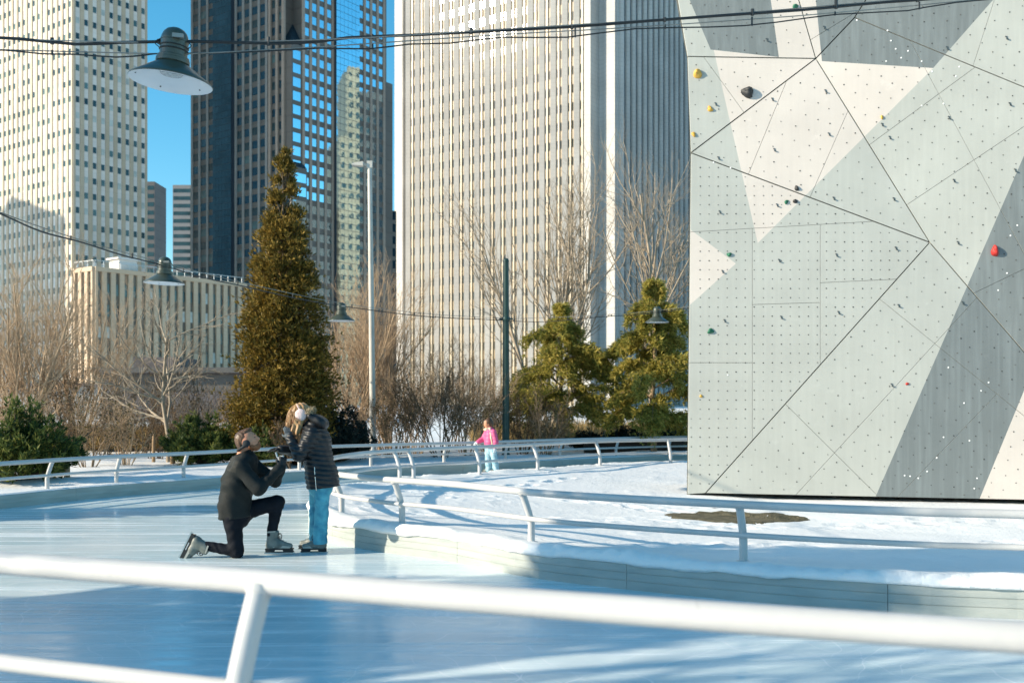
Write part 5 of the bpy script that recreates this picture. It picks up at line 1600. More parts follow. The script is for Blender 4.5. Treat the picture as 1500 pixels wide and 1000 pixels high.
def field(prims, h, pad=0.05):
    lo = np.full(3, 1e9); hi = -lo
    bb = []
    for p in prims:
        if p[0] == 'c':
            r = max(p[3], p[4]); rv = np.array([r, r * p[5], r])
            l = np.minimum(p[1], p[2]) - rv; g_ = np.maximum(p[1], p[2]) + rv
        else:
            r = p[2].max(); l = p[1] - r; g_ = p[1] + r
        bb.append((l, g_)); lo = np.minimum(lo, l); hi = np.maximum(hi, g_)
    lo -= pad; hi += pad
    n = np.ceil((hi - lo) / h).astype(int) + 1
    F = np.full(n, 1.0, np.float32)
    ax = [lo[i] + h * np.arange(n[i]) for i in range(3)]
    for p, (l, g_) in zip(prims, bb):
        k = p[-1]
        i0 = np.maximum(((l - 0.08 - lo) / h).astype(int), 0); i1 = np.minimum(((g_ + 0.08 - lo) / h).astype(int) + 2, n)
        X, Y, Z = np.meshgrid(*[ax[i][i0[i]:i1[i]] for i in range(3)], indexing='ij')
        if p[0] == 'c':
            a, b, ra, rb, sy = p[1:6]
            ys = a[1] + (b[1] - a[1]) * 0.5
            pa = np.stack([X - a[0], (Y - a[1]), Z - a[2]], -1); ba = b - a
            t = np.clip((pa @ ba) / max(ba @ ba, 1e-9), 0, 1)
            d = pa - t[..., None] * ba
            d[..., 1] /= sy
            D = np.sqrt((d ** 2).sum(-1)) - (ra + (rb - ra) * t)
        else:
            q = np.stack([X - p[1][0], Y - p[1][1], Z - p[1][2]], -1) @ p[3].T
            r = p[2]
            k0 = np.sqrt(((q / r) ** 2).sum(-1)); k1 = np.sqrt(((q / r ** 2) ** 2).sum(-1))
            D = k0 * (k0 - 1) / np.maximum(k1, 1e-6)
        S = F[i0[0]:i1[0], i0[1]:i1[1], i0[2]:i1[2]]
        hh_ = np.clip(0.5 + 0.5 * (S - D) / k, 0, 1)
        F[i0[0]:i1[0], i0[1]:i1[1], i0[2]:i1[2]] = S * (1 - hh_) + D * hh_ - k * hh_ * (1 - hh_)
    return F, lo, ax

def sdf_obj(name, prims, h, mat, parent, org, post=None, smooth_it=3):
    F, lo, ax = field(prims, h)
    if post is not None:
        X, Y, Z = np.meshgrid(*ax, indexing='ij')
        F = post(F, X, Y, Z)
        F[0] = F[-1] = 1; F[:, 0] = F[:, -1] = 1; F[:, :, 0] = F[:, :, -1] = 1
    V, Q = nets(F.astype(np.float32), lo, h)
    for _ in range(smooth_it):                     # relax the voxel stairs
        A = np.zeros_like(V); c_ = np.zeros(len(V))
        for a in range(4):
            for b in (1, 3):
                np.add.at(A, Q[:, a], V[Q[:, (a + b) % 4]]); np.add.at(c_, Q[:, a], 1)
        V = V * 0.4 + 0.6 * A / c_[:, None]
    me = mesh_np(name, V - np.array(org), Q.ravel(), np.arange(0, Q.size, 4), True)
    return obj(name, me, mat, parent)

def hand(wrist, d, n, side=1, curl=0.6, k=1.0, splay=0.0):
    """palm, four unequal bent fingers and a thumb; d: towards the fingers, n: out of the palm"""
    w = np.array(wrist, float); d = unit(np.array(d, float)); n = np.array(n, float); n = unit(n - d * (n @ d)); s = np.cross(d, n) * side
    pr = [cone(w - d * 0.02, w + d * 0.035 * k, 0.029 * k, 0.032 * k, k=0.02)]
    for i in range(4):
        o = s * (1.5 - i) * 0.0215 * k
        kn = w + d * (0.085 - 0.006 * abs(i - 1.2)) * k + o
        pr.append(cone(w + d * 0.025 * k + o * 0.8, kn, 0.0165 * k, 0.0135 * k, k=0.014))
        l = (0.070, 0.080, 0.074, 0.058)[i] * k
        fd = unit(d + s * splay * (1.5 - i) * 0.3)
        c1, c2 = curl, curl * 2.1
        p1 = kn + (fd * math.cos(c1) + n * math.sin(c1)) * l * 0.52
        p2 = p1 + (fd * math.cos(c2) + n * math.sin(c2)) * l * 0.55
        pr.append(cone(kn, p1, 0.0118 * k, 0.0108 * k, k=0.006)); pr.append(cone(p1, p2, 0.0108 * k, 0.0090 * k, k=0.006))
    tb = w + d * 0.022 * k + s * 0.030 * k
    t1 = tb + unit(d * 0.6 + s * 0.65 + n * 0.35) * 0.045 * k
    t2 = t1 + unit(d * 0.85 + s * 0.15 + n * 0.55) * 0.036 * k
    pr += [cone(tb, t1, 0.0165 * k, 0.0125 * k, k=0.012), cone(t1, t2, 0.0125 * k, 0.010 * k, k=0.006)]
    return pr

def basis(f, up):
    f = unit(np.array(f, float)); up = np.array(up, float); up = unit(up - f * (f @ up)); s = np.cross(up, f)
    return np.stack([f, s, up])            # rows: forward, side, up

def head_prims(c, B, k=1.0):
    c = np.array(c, float); f, s, u = B
    pt = lambda a, b, e: c + f * a * k + s * b * k + u * e * k
    pr = [elli(pt(-0.012, 0, 0.025), (0.098 * k, 0.076 * k, 0.095 * k), B), elli(pt(0.028, 0, -0.035), (0.068 * k, 0.060 * k, 0.075 * k), B),
          cone(pt(0.045, 0.012, -0.090), pt(0.045, -0.012, -0.090), 0.026 * k, 0.026 * k, k=0.035),
          cone(pt(0.088, 0, 0.018), pt(0.108, 0, -0.022), 0.009 * k, 0.0135 * k, k=0.012), cone(pt(0.082, 0.032, 0.030), pt(0.082, -0.032, 0.030), 0.011 * k, 0.011 * k, k=0.02),
          elli(pt(0.088, 0, -0.058), (0.012 * k, 0.024 * k, 0.008 * k), B, k=0.01), elli(pt(0.086, 0, -0.070), (0.012 * k, 0.021 * k, 0.008 * k), B, k=0.01)]
    for q in (1, -1):
        pr += [elli(pt(-0.005, 0.076 * q, -0.01), (0.020 * k, 0.010 * k, 0.032 * k), B, k=0.01), elli(pt(0.062, 0.036 * q, -0.018), (0.022 * k, 0.022 * k, 0.022 * k), B, k=0.025)]
    return pr, pt

def small_ball(name, c, r, mat, parent, org, B=None, n=10):
    V = []; F = []
    B = np.eye(3) if B is None else B
    rr = np.array(r) if hasattr(r, '__len__') else np.array([r] * 3)
    for j in range(n + 1):
        for i in range(2 * n):
            a = math.pi * j / n; b = math.pi * i / n
            q = np.array([math.sin(a) * math.cos(b), math.sin(a) * math.sin(b), math.cos(a)]) * rr
            V.append(np.array(c) + q @ B - np.array(org))
    for j in range(n):
        for i in range(2 * n):
            F.append((j * 2 * n + i, (j + 1) * 2 * n + i, (j + 1) * 2 * n + (i + 1) % (2 * n), j * 2 * n + (i + 1) % (2 * n)))
    return obj(name, mesh_from(name, V, F, True), mat, parent)

M['skin'] = pmat('skin', (0.62, 0.275, 0.165), 0.55, var=0.10, scale=20, spec=0.3)
M['eye'] = pmat('eye', (0.03, 0.025, 0.02), 0.2)
M['jacket'] = pmat('dark_jacket', (0.016, 0.019, 0.019), 0.7, var=0.2, scale=8, bump=0.15, bscale=60, spec=0.15)
M['jlit'] = pmat('jacket_lit_back', (0.030, 0.031, 0.028), 0.68, var=0.15, scale=8, bump=0.15, bscale=60, spec=0.15)
M['trouser'] = pmat('navy_trousers', (0.006, 0.008, 0.013), 0.75, var=0.2, scale=10, bump=0.2, bscale=50, spec=0.15)
M['coat'] = pmat('quilted_coat', (0.004, 0.006, 0.009), 0.5, var=0.2, scale=10, bump=0.15, bscale=50)
M['jeans'] = pmat('blue_jeans', (0.03, 0.20, 0.32), 0.8, col2=(0.10, 0.42, 0.53), scale=9, bump=0.3, bscale=45)
M['glove_dark'] = pmat('dark_glove', (0.012, 0.013, 0.015), 0.7)
M['glove_grey'] = pmat('grey_glove', (0.10, 0.13, 0.15), 0.75, col2=(0.02, 0.025, 0.03), scale=25)
M['hair_brown'] = pmat('hair_brown', (0.055, 0.028, 0.014), 0.5, col2=(0.11, 0.055, 0.025), scale=30, stretch=(1, 1, 0.3))
M['beard'] = pmat('beard_red', (0.20, 0.065, 0.022), 0.6, col2=(0.30, 0.11, 0.04), scale=40)
M['hair_blond'] = pmat('hair_blond', (0.24, 0.125, 0.05), 0.45, col2=(0.56, 0.35, 0.17), scale=22, stretch=(1, 1, 0.25))
M['muff_dark'] = pmat('earmuff_dark', (0.014, 0.018, 0.022), 0.8)
M['muff_pink'] = pmat('earmuff_pink', (0.72, 0.55, 0.52), 0.9, bump=0.5, bscale=80, sheen=0.4)
M['fur'] = pmat('hood_fur', (0.42, 0.33, 0.20), 0.9, var=0.3, scale=30)
M['boot'] = pmat('skate_boot', (0.085, 0.105, 0.098), 0.5, col2=(0.20, 0.215, 0.195), scale=14)
M['bootpale'] = pmat('skate_panel', (0.38, 0.38, 0.34), 0.5, var=0.1)
M['holder'] = pmat('blade_holder', (0.012, 0.013, 0.014), 0.45)
M['blade'] = pmat('steel_blade', (0.5, 0.5, 0.5), 0.25, 1.0)
M['lace'] = pmat('lace', (0.03, 0.03, 0.03), 0.8)

def skate(parent, heel, fwd, up, org, k=1.0):
    """boot with holder, blade, pale panel and laces; heel: point under the heel at blade level"""
    B = basis(fwd, up); f, s, u = B; heel = np.array(heel, float)
    T = lambda x, y, z: heel + (f * x + s * y + u * z) * k
    pr = [cone(T(0.055, 0, 0.10), T(0.075, 0, 0.225), 0.050 * k, 0.056 * k, k=0.03), cone(T(0.045, 0, 0.095), T(0.15, 0, 0.098), 0.042 * k, 0.044 * k, k=0.03), cone(T(0.15, 0, 0.098), T(0.265, 0, 0.088), 0.044 * k, 0.032 * k, k=0.03),
          cone(T(0.105, 0, 0.14), T(0.18, 0, 0.118), 0.036 * k, 0.026 * k, k=0.03), cone(T(0.112, 0, 0.16), T(0.125, 0, 0.245), 0.026 * k, 0.022 * k, k=0.03)]
    def cut(F, X, Y, Z):
        d = (X - heel[0]) * u[0] + (Y - heel[1]) * u[1] + (Z - heel[2]) * u[2]
        return np.maximum(np.maximum(F, 0.060 * k - d), d - 0.262 * k)
    b = sdf_obj('skate', pr, 0.008 * k, M['boot'], parent, org, cut)
    def slab(name, prof, w, mat, par):
        n = len(prof); V = [T(x, w, z) - np.array(org) for x, z in prof] + [T(x, -w, z) - np.array(org) for x, z in prof]
        return obj(name, mesh_from(name, V, [tuple(range(n)), tuple(range(n, 2 * n))[::-1]] + [(i, n + i, n + (i + 1) % n, (i + 1) % n) for i in range(n)]), mat, par)
    hm = MB()
    def hb(prof, w):
        n = len(prof); V = [T(x, w, z) - np.array(org) for x, z in prof] + [T(x, -w, z) - np.array(org) for x, z in prof]
        hm.add(V, [tuple(range(n)), tuple(range(n, 2 * n))[::-1]] + [(i, n + i, n + (i + 1) % n, (i + 1) % n) for i in range(n)])
    hb([(0.0, 0.048), (0.30, 0.046), (0.305, 0.060), (0.285, 0.066), (0.02, 0.066), (0.0, 0.062)], 0.036 * k)
    hb([(0.0, 0.018), (0.09, 0.018), (0.105, 0.047), (0.0, 0.047)], 0.015 * k); hb([(0.20, 0.018), (0.30, 0.018), (0.31, 0.028), (0.295, 0.045), (0.185, 0.045)], 0.015 * k)
    hb([(0.09, 0.0175), (0.20, 0.0175), (0.20, 0.027), (0.09, 0.027)], 0.012 * k)
    hm.build('blade_holder', M['holder'], b)
    slab('blade', [(-0.015, 0.004), (0.0, 0.0), (0.30, 0.0), (0.322, 0.008), (0.318, 0.019), (-0.015, 0.019)], 0.002 * k, M['blade'], b)
    pm = MB()
    for q in (1, -1):
        for prof in ([(0.03, 0.075), (0.10, 0.075), (0.12, 0.10), (0.05, 0.125)], [(0.14, 0.070), (0.27, 0.068), (0.285, 0.085), (0.17, 0.098)], [(0.03, 0.235), (0.115, 0.245), (0.115, 0.258), (0.03, 0.252)]):
            wv = [0.0445, 0.0425, 0.0575][[0.03, 0.14, 0.031].index(prof[0][0])] if prof[0][1] < 0.2 else 0.0575
            V = [T(x, q * wv, z) - np.array(org) for x, z in prof] + [T(x, q * (wv - 0.02), z) - np.array(org) for x, z in prof]
            n = 4; pm.add(V, [(0, 1, 2, 3), (7, 6, 5, 4)] + [(i, n + i, n + (i + 1) % n, (i + 1) % n) for i in range(n)])
    pm.build('boot_panel', M['bootpale'], b)
    lm = MB()
    for i in range(6):
        t = i / 5; x = 0.215 - 0.085 * t - 0.0 * t; z = 0.122 + 0.022 * (1 - t) * 0 + 0.118 * max(0, t - 0.25); x = max(x, 0.142)
        lm.tube([T(x, -0.03, z - 0.006) - np.array(org), T(x + 0.010, 0, z + 0.010) - np.array(org), T(x, 0.03, z - 0.006) - np.array(org)], 0.0035 * k, 5)
    for q in (1, -1):
        lm.tube([T(0.15 + 0.025 * math.sin(a) , q * (0.012 + 0.02 * (1 - math.cos(a)) / 2), 0.225 - 0.028 * (1 - math.cos(a))) - np.array(org) for a in np.linspace(0, 6.28, 12)], 0.003 * k, 5)
    lm.build('laces', M['lace'], b)
    return b

def strands(rng, starts, dirs, length, rad, grav=0.5, k=6, wave=0.02):
    B = len(starts); P = np.empty((B, k, 3)); P[:, 0] = starts; d = unit(dirs)
    for i in range(1, k):
        d = unit(d + np.array([0, 0, -grav / k]) + rng.normal(0, wave, (B, 3)))
        P[:, i] = P[:, i - 1] + d * (length / (k - 1))[:, None]
    return tubes_np(P, np.tile(rad * np.linspace(1, 0.4, k), (B, 1)), 4)

# ---------------------------------------------------------------- kneeling man
Ym = 11.06
def PM(px, py, dy=0.0):
    return np.array(at(px, py, Ym + dy)) if False else np.array([(px - CX) / FPX * Ym, Ym + dy, EYE + (HY - py) / FPX * Ym])
man = empty('person', tuple(PM(350, 813)), 'person kneeling on one knee in dark grey jacket, holding up a small box', 'person')
MO = PM(350, 813)
hc = PM(363, 646)
Bh = basis((0.90, 0.12, 0.40), (-0.40, 0, 0.9))
hp_, pt = head_prims(hc, Bh, 1.1)
body = hp_ + [cone(PM(358, 655), PM(354, 670), 0.055, 0.062), cone(PM(356, 685), PM(344, 745), 0.13, 0.12, 1.25)]
J = dict(sn=PM(359, 682, -0.19), en=PM(387, 713, -0.23), wn=PM(413, 684, -0.075), sf=PM(361, 681, 0.18), ef=PM(397, 706, 0.18), wf=PM(411, 682, 0.06))
for a, b, c in (('sn', 'en', 'wn'), ('sf', 'ef', 'wf')):
    body += [cone(J[a], J[b], 0.05, 0.042), cone(J[b], J[c], 0.042, 0.028)]
K = dict(hn=PM(344, 757, -0.10), kn=PM(351, 805, -0.11), an=PM(308, 797, -0.11), hf=PM(352, 750, 0.09), kf=PM(403, 737, 0.11), af=PM(394, 784, 0.11))
for a, b, c in (('hn', 'kn', 'an'), ('hf', 'kf', 'af')):
    body += [cone(K[a], K[b], 0.078, 0.05), cone(K[b], K[c], 0.048, 0.035)]
sdf_obj('body', body, 0.0085, M['skin'], man, MO)
for q in (1, -1):
    small_ball('eye', pt(0.079, 0.033 * q, 0.008), (0.010, 0.014, 0.008), M['eye'], man, MO, Bh, 6)
    small_ball('eyebrow', pt(0.090, 0.034 * q, 0.034), (0.006, 0.020, 0.006), M['hair_brown'], man, MO, Bh, 6)
hair = [elli(pt(-0.026, 0, 0.042), (0.098, 0.083, 0.092), Bh), elli(pt(0.038, 0, 0.098), (0.052, 0.058, 0.026), Bh), elli(pt(-0.075, 0, -0.01), (0.046, 0.068, 0.07), Bh)]
def mhair(F, X, Y, Z):
    q = np.stack([X - hc[0], Y - hc[1], Z - hc[2]], -1)
    a = q @ Bh[0]; c = q @ Bh[2]
    F = np.maximum(F, a - 0.020 - 0.95 * np.clip(c - 0.03, 0, 1))
    F = np.maximum(F, -0.045 - c)
    return F + 0.003 * np.sin(a * 160 + 3 * np.sin(c * 70)) * np.sin(c * 120 + 2)
sdf_obj('hair', hair, 0.006, M['hair_brown'], man, MO, mhair)
beard = [elli(pt(0.052, 0, -0.082), (0.052, 0.058, 0.045), Bh), elli(pt(0.015, 0, -0.062), (0.045, 0.074, 0.040), Bh), cone(pt(0.096, 0.02, -0.050), pt(0.096, -0.02, -0.050), 0.009, 0.009)]
sdf_obj('beard', beard, 0.006, M['beard'], man, MO, lambda F, X, Y, Z: F + 0.003 * np.sin(X * 190) * np.sin(Z * 210))
mf = []
for q in (1, -1):
    mf.append(elli(pt(-0.012, 0.084 * q, -0.020), (0.043, 0.022, 0.043), Bh, k=0.01))
for i in range(10):
    a0, a1 = math.pi * i / 10, math.pi * (i + 1) / 10
    g_ = lambda a: pt(-0.075 - 0.045 * math.sin(a) * 0.9, 0.088 * math.cos(a), -0.04) if True else None
    p0 = pt(-0.02 - 0.105 * math.sin(a0), 0.088 * math.cos(a0), -0.035 - 0.01 * math.sin(a0)); p1 = pt(-0.02 - 0.105 * math.sin(a1), 0.088 * math.cos(a1), -0.035 - 0.01 * math.sin(a1))
    mf.append(cone(p0, p1, 0.014, 0.014, k=0.01))
sdf_obj('earmuffs', mf, 0.007, M['muff_dark'], man, MO)
jk = [cone(PM(358, 676), PM(349, 706), 0.135, 0.172, 1.30), cone(PM(349, 706), PM(344, 738), 0.172, 0.168, 1.22), cone(PM(344, 738), PM(344, 760), 0.170, 0.175, 1.2), cone(PM(359, 655.5), PM(356, 670), 0.078, 0.105, k=0.02),
      elli(PM(353, 690, 0), (0.15, 0.235, 0.12))]
for a, b, c in (('sn', 'en', 'wn'), ('sf', 'ef', 'wf')):
    jk += [cone(J[a], J[b], 0.088, 0.070, k=0.035), cone(J[b], J[c], 0.068, 0.050, k=0.02)]
def jpost(F, X, Y, Z):
    F = F + 0.0075 * np.sin(26 * (Z + 0.8 * X) + 4 * np.sin(11 * Y + 7 * Z)) * np.sin(13 * X + 9 * Z + 2 * Y) 
    hem = PM(344, 759.5)[2] + 0.10 * (X - PM(330, 0)[0])
    F = np.maximum(F, hem - Z)
    n_ = hc + Bh[2] * -0.088
    d = (X - n_[0]) * Bh[2][0] + (Z - n_[2]) * Bh[2][2]
    return np.maximum(F, np.where(np.abs(X - hc[0]) < 0.16, d, -1))
jo = sdf_obj('jacket', jk, 0.010, M['jacket'], man, MO, jpost)
# sunlight on shoulders and upper back, put into a lighter colour on these faces
me = jo.data; me.materials.append(M['jlit'])
cz = np.array([p.center[:] for p in me.polygons]) + MO
lit_back = (cz[:, 2] > PM(0, 688)[2] - 0.25 * (cz[:, 0] - PM(345, 0)[0])) & (cz[:, 0] < PM(357, 0)[0] + 0.25 * (cz[:, 2] - PM(0, 680)[2])) & (cz[:, 2] < PM(0, 661)[2])
me.polygons.foreach_set('material_index', lit_back.astype(np.int32))
tr = [cone(PM(346, 748), PM(347, 756), 0.15, 0.145, 1.2), cone(K['hn'], K['kn'], 0.102, 0.072, k=0.04), cone(K['kn'], K['an'], 0.068, 0.050, k=0.03), cone(K['hf'], K['kf'], 0.104, 0.078, k=0.04), cone(K['kf'], K['af'], 0.072, 0.052, k=0.03)]
sdf_obj('trousers', tr, 0.0095, M['trouser'], man, MO, lambda F, X, Y, Z: F + 0.003 * np.sin(55 * Z + 30 * X + 4 * np.sin(20 * X)) )
sdf_obj('glove', hand(J['wn'], (0.30, 0.25, 0.85), (-0.7, 0.7, 0.0), 1, 0.75), 0.006, M['glove_dark'], man, MO)
sdf_obj('glove', hand(J['wf'], (0.20, -0.30, 0.85), (0.2, -0.9, 0.3), -1, 0.75), 0.006, M['glove_dark'], man, MO)
skate(man, PM(385.5, 813.2, 0.11), (1, 0.02, 0), (0, 0, 1), MO)
skate(man, PM(283.5, 777.5, -0.11), (-0.44, 0, -0.90), (0.90, 0, -0.44), MO)
# the open ring box in his hands
bx = PM(411.5, 669.5, -0.005)
rb = empty('ring_box', tuple(bx), 'tiny open white box held up in the kneeling person\'s gloves', 'box')
M['boxwhite'] = pmat('box_white', (0.75, 0.76, 0.74), 0.5); M['boxteal'] = pmat('box_teal_lining', (0.02, 0.30, 0.30), 0.7); M['ring'] = pmat('ring_gold', (0.9, 0.8, 0.6), 0.15, 1.0)
rot = Matrix.Rotation(math.radians(-18), 4, 'Y')
fr = lambda x, y, z: tuple(rot @ Vector((x, y, z)))
mb = MB(); mb.box(-0.03, 0.03, -0.03, 0.03, -0.02, -0.016, fr)
for (x0, x1, y0, y1) in ((-0.03, -0.026, -0.03, 0.03), (0.026, 0.03, -0.03, 0.03), (-0.0258, 0.0258, -0.03, -0.026), (-0.0258, 0.0258, 0.026, 0.03)): mb.box(x0, x1, y0, y1, -0.0158, 0.014, fr)
mb.build('tray', M['boxwhite'], rb)
mb = MB(); mb.box(-0.025, 0.025, -0.025, 0.025, -0.0155, 0.010, fr); mb.build('cushion', M['boxteal'], rb)
mb = MB(); mb.box(-0.037, -0.031, -0.03, 0.03, 0.012, 0.068, fr); mb.build('lid', M['boxwhite'], rb)
mb = MB(); mb.tube([fr(0.009 * math.cos(a), 0, 0.016 + 0.009 * math.sin(a)) for a in np.linspace(0, 6.2, 14)], 0.0015, 5); mb.build('ring', M['ring'], rb)

# ---------------------------------------------------------------- standing woman
Yw = 11.42
def PW(px, py, dy=0.0):
    return np.array([(px - CX) / FPX * Yw, Yw + dy, EYE + (HY - py) / FPX * Yw])
wom = empty('person', tuple(PW(466, 807)), 'person standing in long black quilted coat and blue jeans, hand raised to the face', 'person')
WO = PW(466, 807)
hc = PW(440.5, 608.5)
Bw = basis((-0.86, -0.10, -0.50), (-0.5, 0, 0.86))
hp_, pt = head_prims(hc, Bw, 0.95)
Jw = dict(sn=PW(462, 636, -0.165), en=PW(444, 666, -0.20), wn=PW(428.5, 641, -0.115), sf=PW(458, 640, 0.15), ef=PW(440, 662, 0.12), wf=PW(413, 658, -0.02))
Kw = dict(hn=PW(474, 705, -0.085), kn=PW(473, 752, -0.085), an=PW(470, 793, -0.085), hf=PW(463, 705, 0.10), kf=PW(460, 752, 0.10), af=PW(461, 790, 0.10))
body = hp_ + [cone(PW(449, 618), PW(458, 628), 0.050, 0.060), cone(PW(461, 635), PW(469, 700), 0.11, 0.11, 1.25)]
for a, b, c in (('sn', 'en', 'wn'), ('sf', 'ef', 'wf')):
    body += [cone(Jw[a], Jw[b], 0.042, 0.036), cone(Jw[b], Jw[c], 0.036, 0.024)]
for a, b, c in (('hn', 'kn', 'an'), ('hf', 'kf', 'af')):
    body += [cone(Kw[a], Kw[b], 0.070, 0.046), cone(Kw[b], Kw[c], 0.046, 0.034)]
sdf_obj('body', body, 0.0085, M['skin'], wom, WO)
for q in (1, -1): small_ball('eye', pt(0.080, 0.033 * q, 0.008), (0.008, 0.014, 0.005), M['eye'], wom, WO, Bw, 6)
ct = [cone(PW(460, 628), PW(463, 645), 0.105, 0.150, 1.25), cone(PW(463, 645), PW(466, 672), 0.155, 0.150, 1.15), cone(PW(466, 672), PW(471, 695), 0.150, 0.168, 1.12), cone(PW(471, 695), PW(475, 722), 0.168, 0.178, 1.1),
      elli(PW(461, 634), (0.12, 0.205, 0.09)), cone(PW(452, 619), PW(459, 626), 0.078, 0.10, k=0.02)]
for a, b, c in (('sn', 'en', 'wn'), ('sf', 'ef', 'wf')):
    ct += [cone(Jw[a], Jw[b], 0.078, 0.064, k=0.03), cone(Jw[b], Jw[c], 0.062, 0.044, k=0.018)]
def cpost(F, X, Y, Z):
    ph = (Z + 0.12 * (X - WO[0])) / 0.052
    F = F - 0.013 * np.abs(np.sin(math.pi * ph)) + 0.003 * np.sin(70 * X + 25 * Z) * np.sin(40 * Y + 9 * Z)
    hem = PW(0, 713.5)[2] - 0.10 * (X - PW(474, 0)[0]) * -1.0
    F = np.maximum(F, hem - Z)
    dh = np.sqrt((X - hc[0]) ** 2 + (Y - hc[1]) ** 2 + (Z - hc[2]) ** 2) - 0.125
    return np.maximum(F, -dh)
co = sdf_obj('coat', ct, 0.0095, M['coat'], wom, WO, cpost, 1)
mb = MB(); mb.tube([PW(468.5, 716, -0.205) - WO, PW(467, 700, -0.203) - WO, PW(466, 690, -0.196) - WO, PW(465.5, 682, -0.188) - WO], 0.004, 6); mb.build('zip', M['boxwhite'] if False else M['blade'], co)
hd = [elli(PW(468, 617), (0.100, 0.150, 0.058), basis((1, 0, -0.65), (0.65, 0, 1)), k=0.04), cone(PW(457, 609, -0.10), PW(473, 618, -0.09), 0.036, 0.042, k=0.04), cone(PW(457, 609, 0.10), PW(473, 618, 0.09), 0.036, 0.042, k=0.04), cone(PW(474, 621, -0.08), PW(474, 621, 0.08), 0.045, 0.045, k=0.04)]
sdf_obj('hood', hd, 0.0095, M['coat'], wom, WO, lambda F, X, Y, Z: np.maximum(F + 0.004 * np.sin(60 * X + 30 * Z), -(np.sqrt((X - hc[0]) ** 2 + (Y - hc[1]) ** 2 + (Z - hc[2]) ** 2) - 0.118)))
rng = np.random.default_rng(12)
ringp = np.array([PW(455 + 5 * math.sin(a) * 0.4, 604 - 0 * a, 0.125 * math.cos(a)) + np.array([0, 0, 0.03 * math.sin(a)]) for a in rng.uniform(0, 2 * math.pi, 420)])
bag = Bag(); bag.add(*strands(rng, ringp + rng.normal(0, 0.012, ringp.shape) - WO, rng.normal(0, 0.5, ringp.shape) + np.array([0.2, 0, 0.5]), np.full(len(ringp), 0.038), 0.0028, 0.2, 4, 0.2))
obj('fur_trim', bag.mesh('fur_trim'), M['fur'], wom)
hr = [elli(pt(-0.020, 0, 0.040), (0.112, 0.095, 0.100), Bw), elli(pt(-0.075, 0, -0.035), (0.055, 0.085, 0.085), Bw), cone(pt(0.005, 0.085, 0.02), PW(431, 630, -0.085), 0.030, 0.018, k=0.03), cone(pt(0.005, -0.085, 0.02), PW(431, 630, 0.085), 0.030, 0.018, k=0.03),
      cone(pt(-0.03, 0.085, -0.02), PW(438, 634, -0.09), 0.036, 0.022, k=0.03), cone(pt(-0.03, -0.085, -0.02), PW(438, 634, 0.09), 0.036, 0.022, k=0.03), cone(pt(0.045, 0.055, 0.085), PW(422.5, 622, -0.06), 0.028, 0.016, k=0.03), cone(pt(0.045, -0.055, 0.085), PW(422.5, 622, 0.06), 0.028, 0.016, k=0.03)]
ho = sdf_obj('hair', hr, 0.007, M['hair_blond'], wom, WO, lambda F, X, Y, Z: F + 0.005 * np.sin(120 * (X + 0.35 * Z) + 70 * Y + 3 * np.sin(30 * Z)), 1)
n = 320
th = rng.uniform(0, 2 * math.pi, n); ph = np.arccos(rng.uniform(0.05, 1, n))
st = np.stack([pt(0, 0, 0.04) + (Bw[0] * math.sin(p) * math.cos(t) * 0.112 + Bw[1] * math.sin(p) * math.sin(t) * 0.096 + Bw[2] * math.cos(p) * 0.102) for t, p in zip(th, ph)])
dd = np.stack([(Bw[0] * (0.55 + 0.5 * math.cos(t)) + Bw[1] * math.sin(t) * 0.7 - Bw[2] * 0.25) for t in th])
bag = Bag(); bag.add(*strands(rng, st - WO, dd, rng.uniform(0.10, 0.19, n), 0.0022, 3.4, 8, 0.05))
obj('hair_strands', bag.mesh('hair_strands', True), M['hair_blond'], wom)
mf = [elli(pt(-0.012, 0.108 * q, -0.002), (0.068, 0.034, 0.068), Bw, k=0.01) for q in (1, -1)]
for i in range(10):
    a0, a1 = math.pi * i / 10, math.pi * (i + 1) / 10
    mf.append(cone(pt(-0.03, 0.112 * math.cos(a0), 0.125 * math.sin(a0) + 0.015), pt(-0.03, 0.112 * math.cos(a1), 0.125 * math.sin(a1) + 0.015), 0.009, 0.009, k=0.008))
sdf_obj('earmuffs', mf, 0.0075, M['muff_pink'], wom, WO)
jn = [cone(PW(470, 700), PW(470, 712), 0.14, 0.14, 1.1), cone(Kw['hn'], Kw['kn'], 0.094, 0.074, k=0.02), cone(Kw['kn'], Kw['an'], 0.074, 0.084, k=0.02), cone(Kw['hf'], Kw['kf'], 0.094, 0.072, k=0.02), cone(Kw['kf'], Kw['af'], 0.072, 0.080, k=0.02)]
sdf_obj('jeans', jn, 0.009, M['jeans'], wom, WO, lambda F, X, Y, Z: np.maximum(F + 0.005 * np.sin(48 * Z + 16 * X + 3 * np.sin(14 * Y + 20 * Z)) * np.sin(26 * X + 9 * Z), PW(0, 795)[2] - Z))
sdf_obj('glove', hand(Jw['wn'], (-0.35, 0.22, 0.85), (-0.4, 0.85, 0.1), 1, 0.22, 0.95), 0.006, M['glove_grey'], wom, WO)
sdf_obj('glove', hand(Jw['wf'], (-0.95, -0.10, 0.08), (0.0, -0.2, -1), 1, 0.35, 0.95), 0.006, M['glove_dark'], wom, WO)
skate(wom, PW(480.5, 808.2, -0.085), (-1, -0.12, 0), (0, 0, 1), WO, 0.92)
skate(wom, PW(471, 807.6, 0.10), (-1, 0.10, 0), (0, 0, 1), WO, 0.92)
for o_, dz in ((wom, 0),): pass

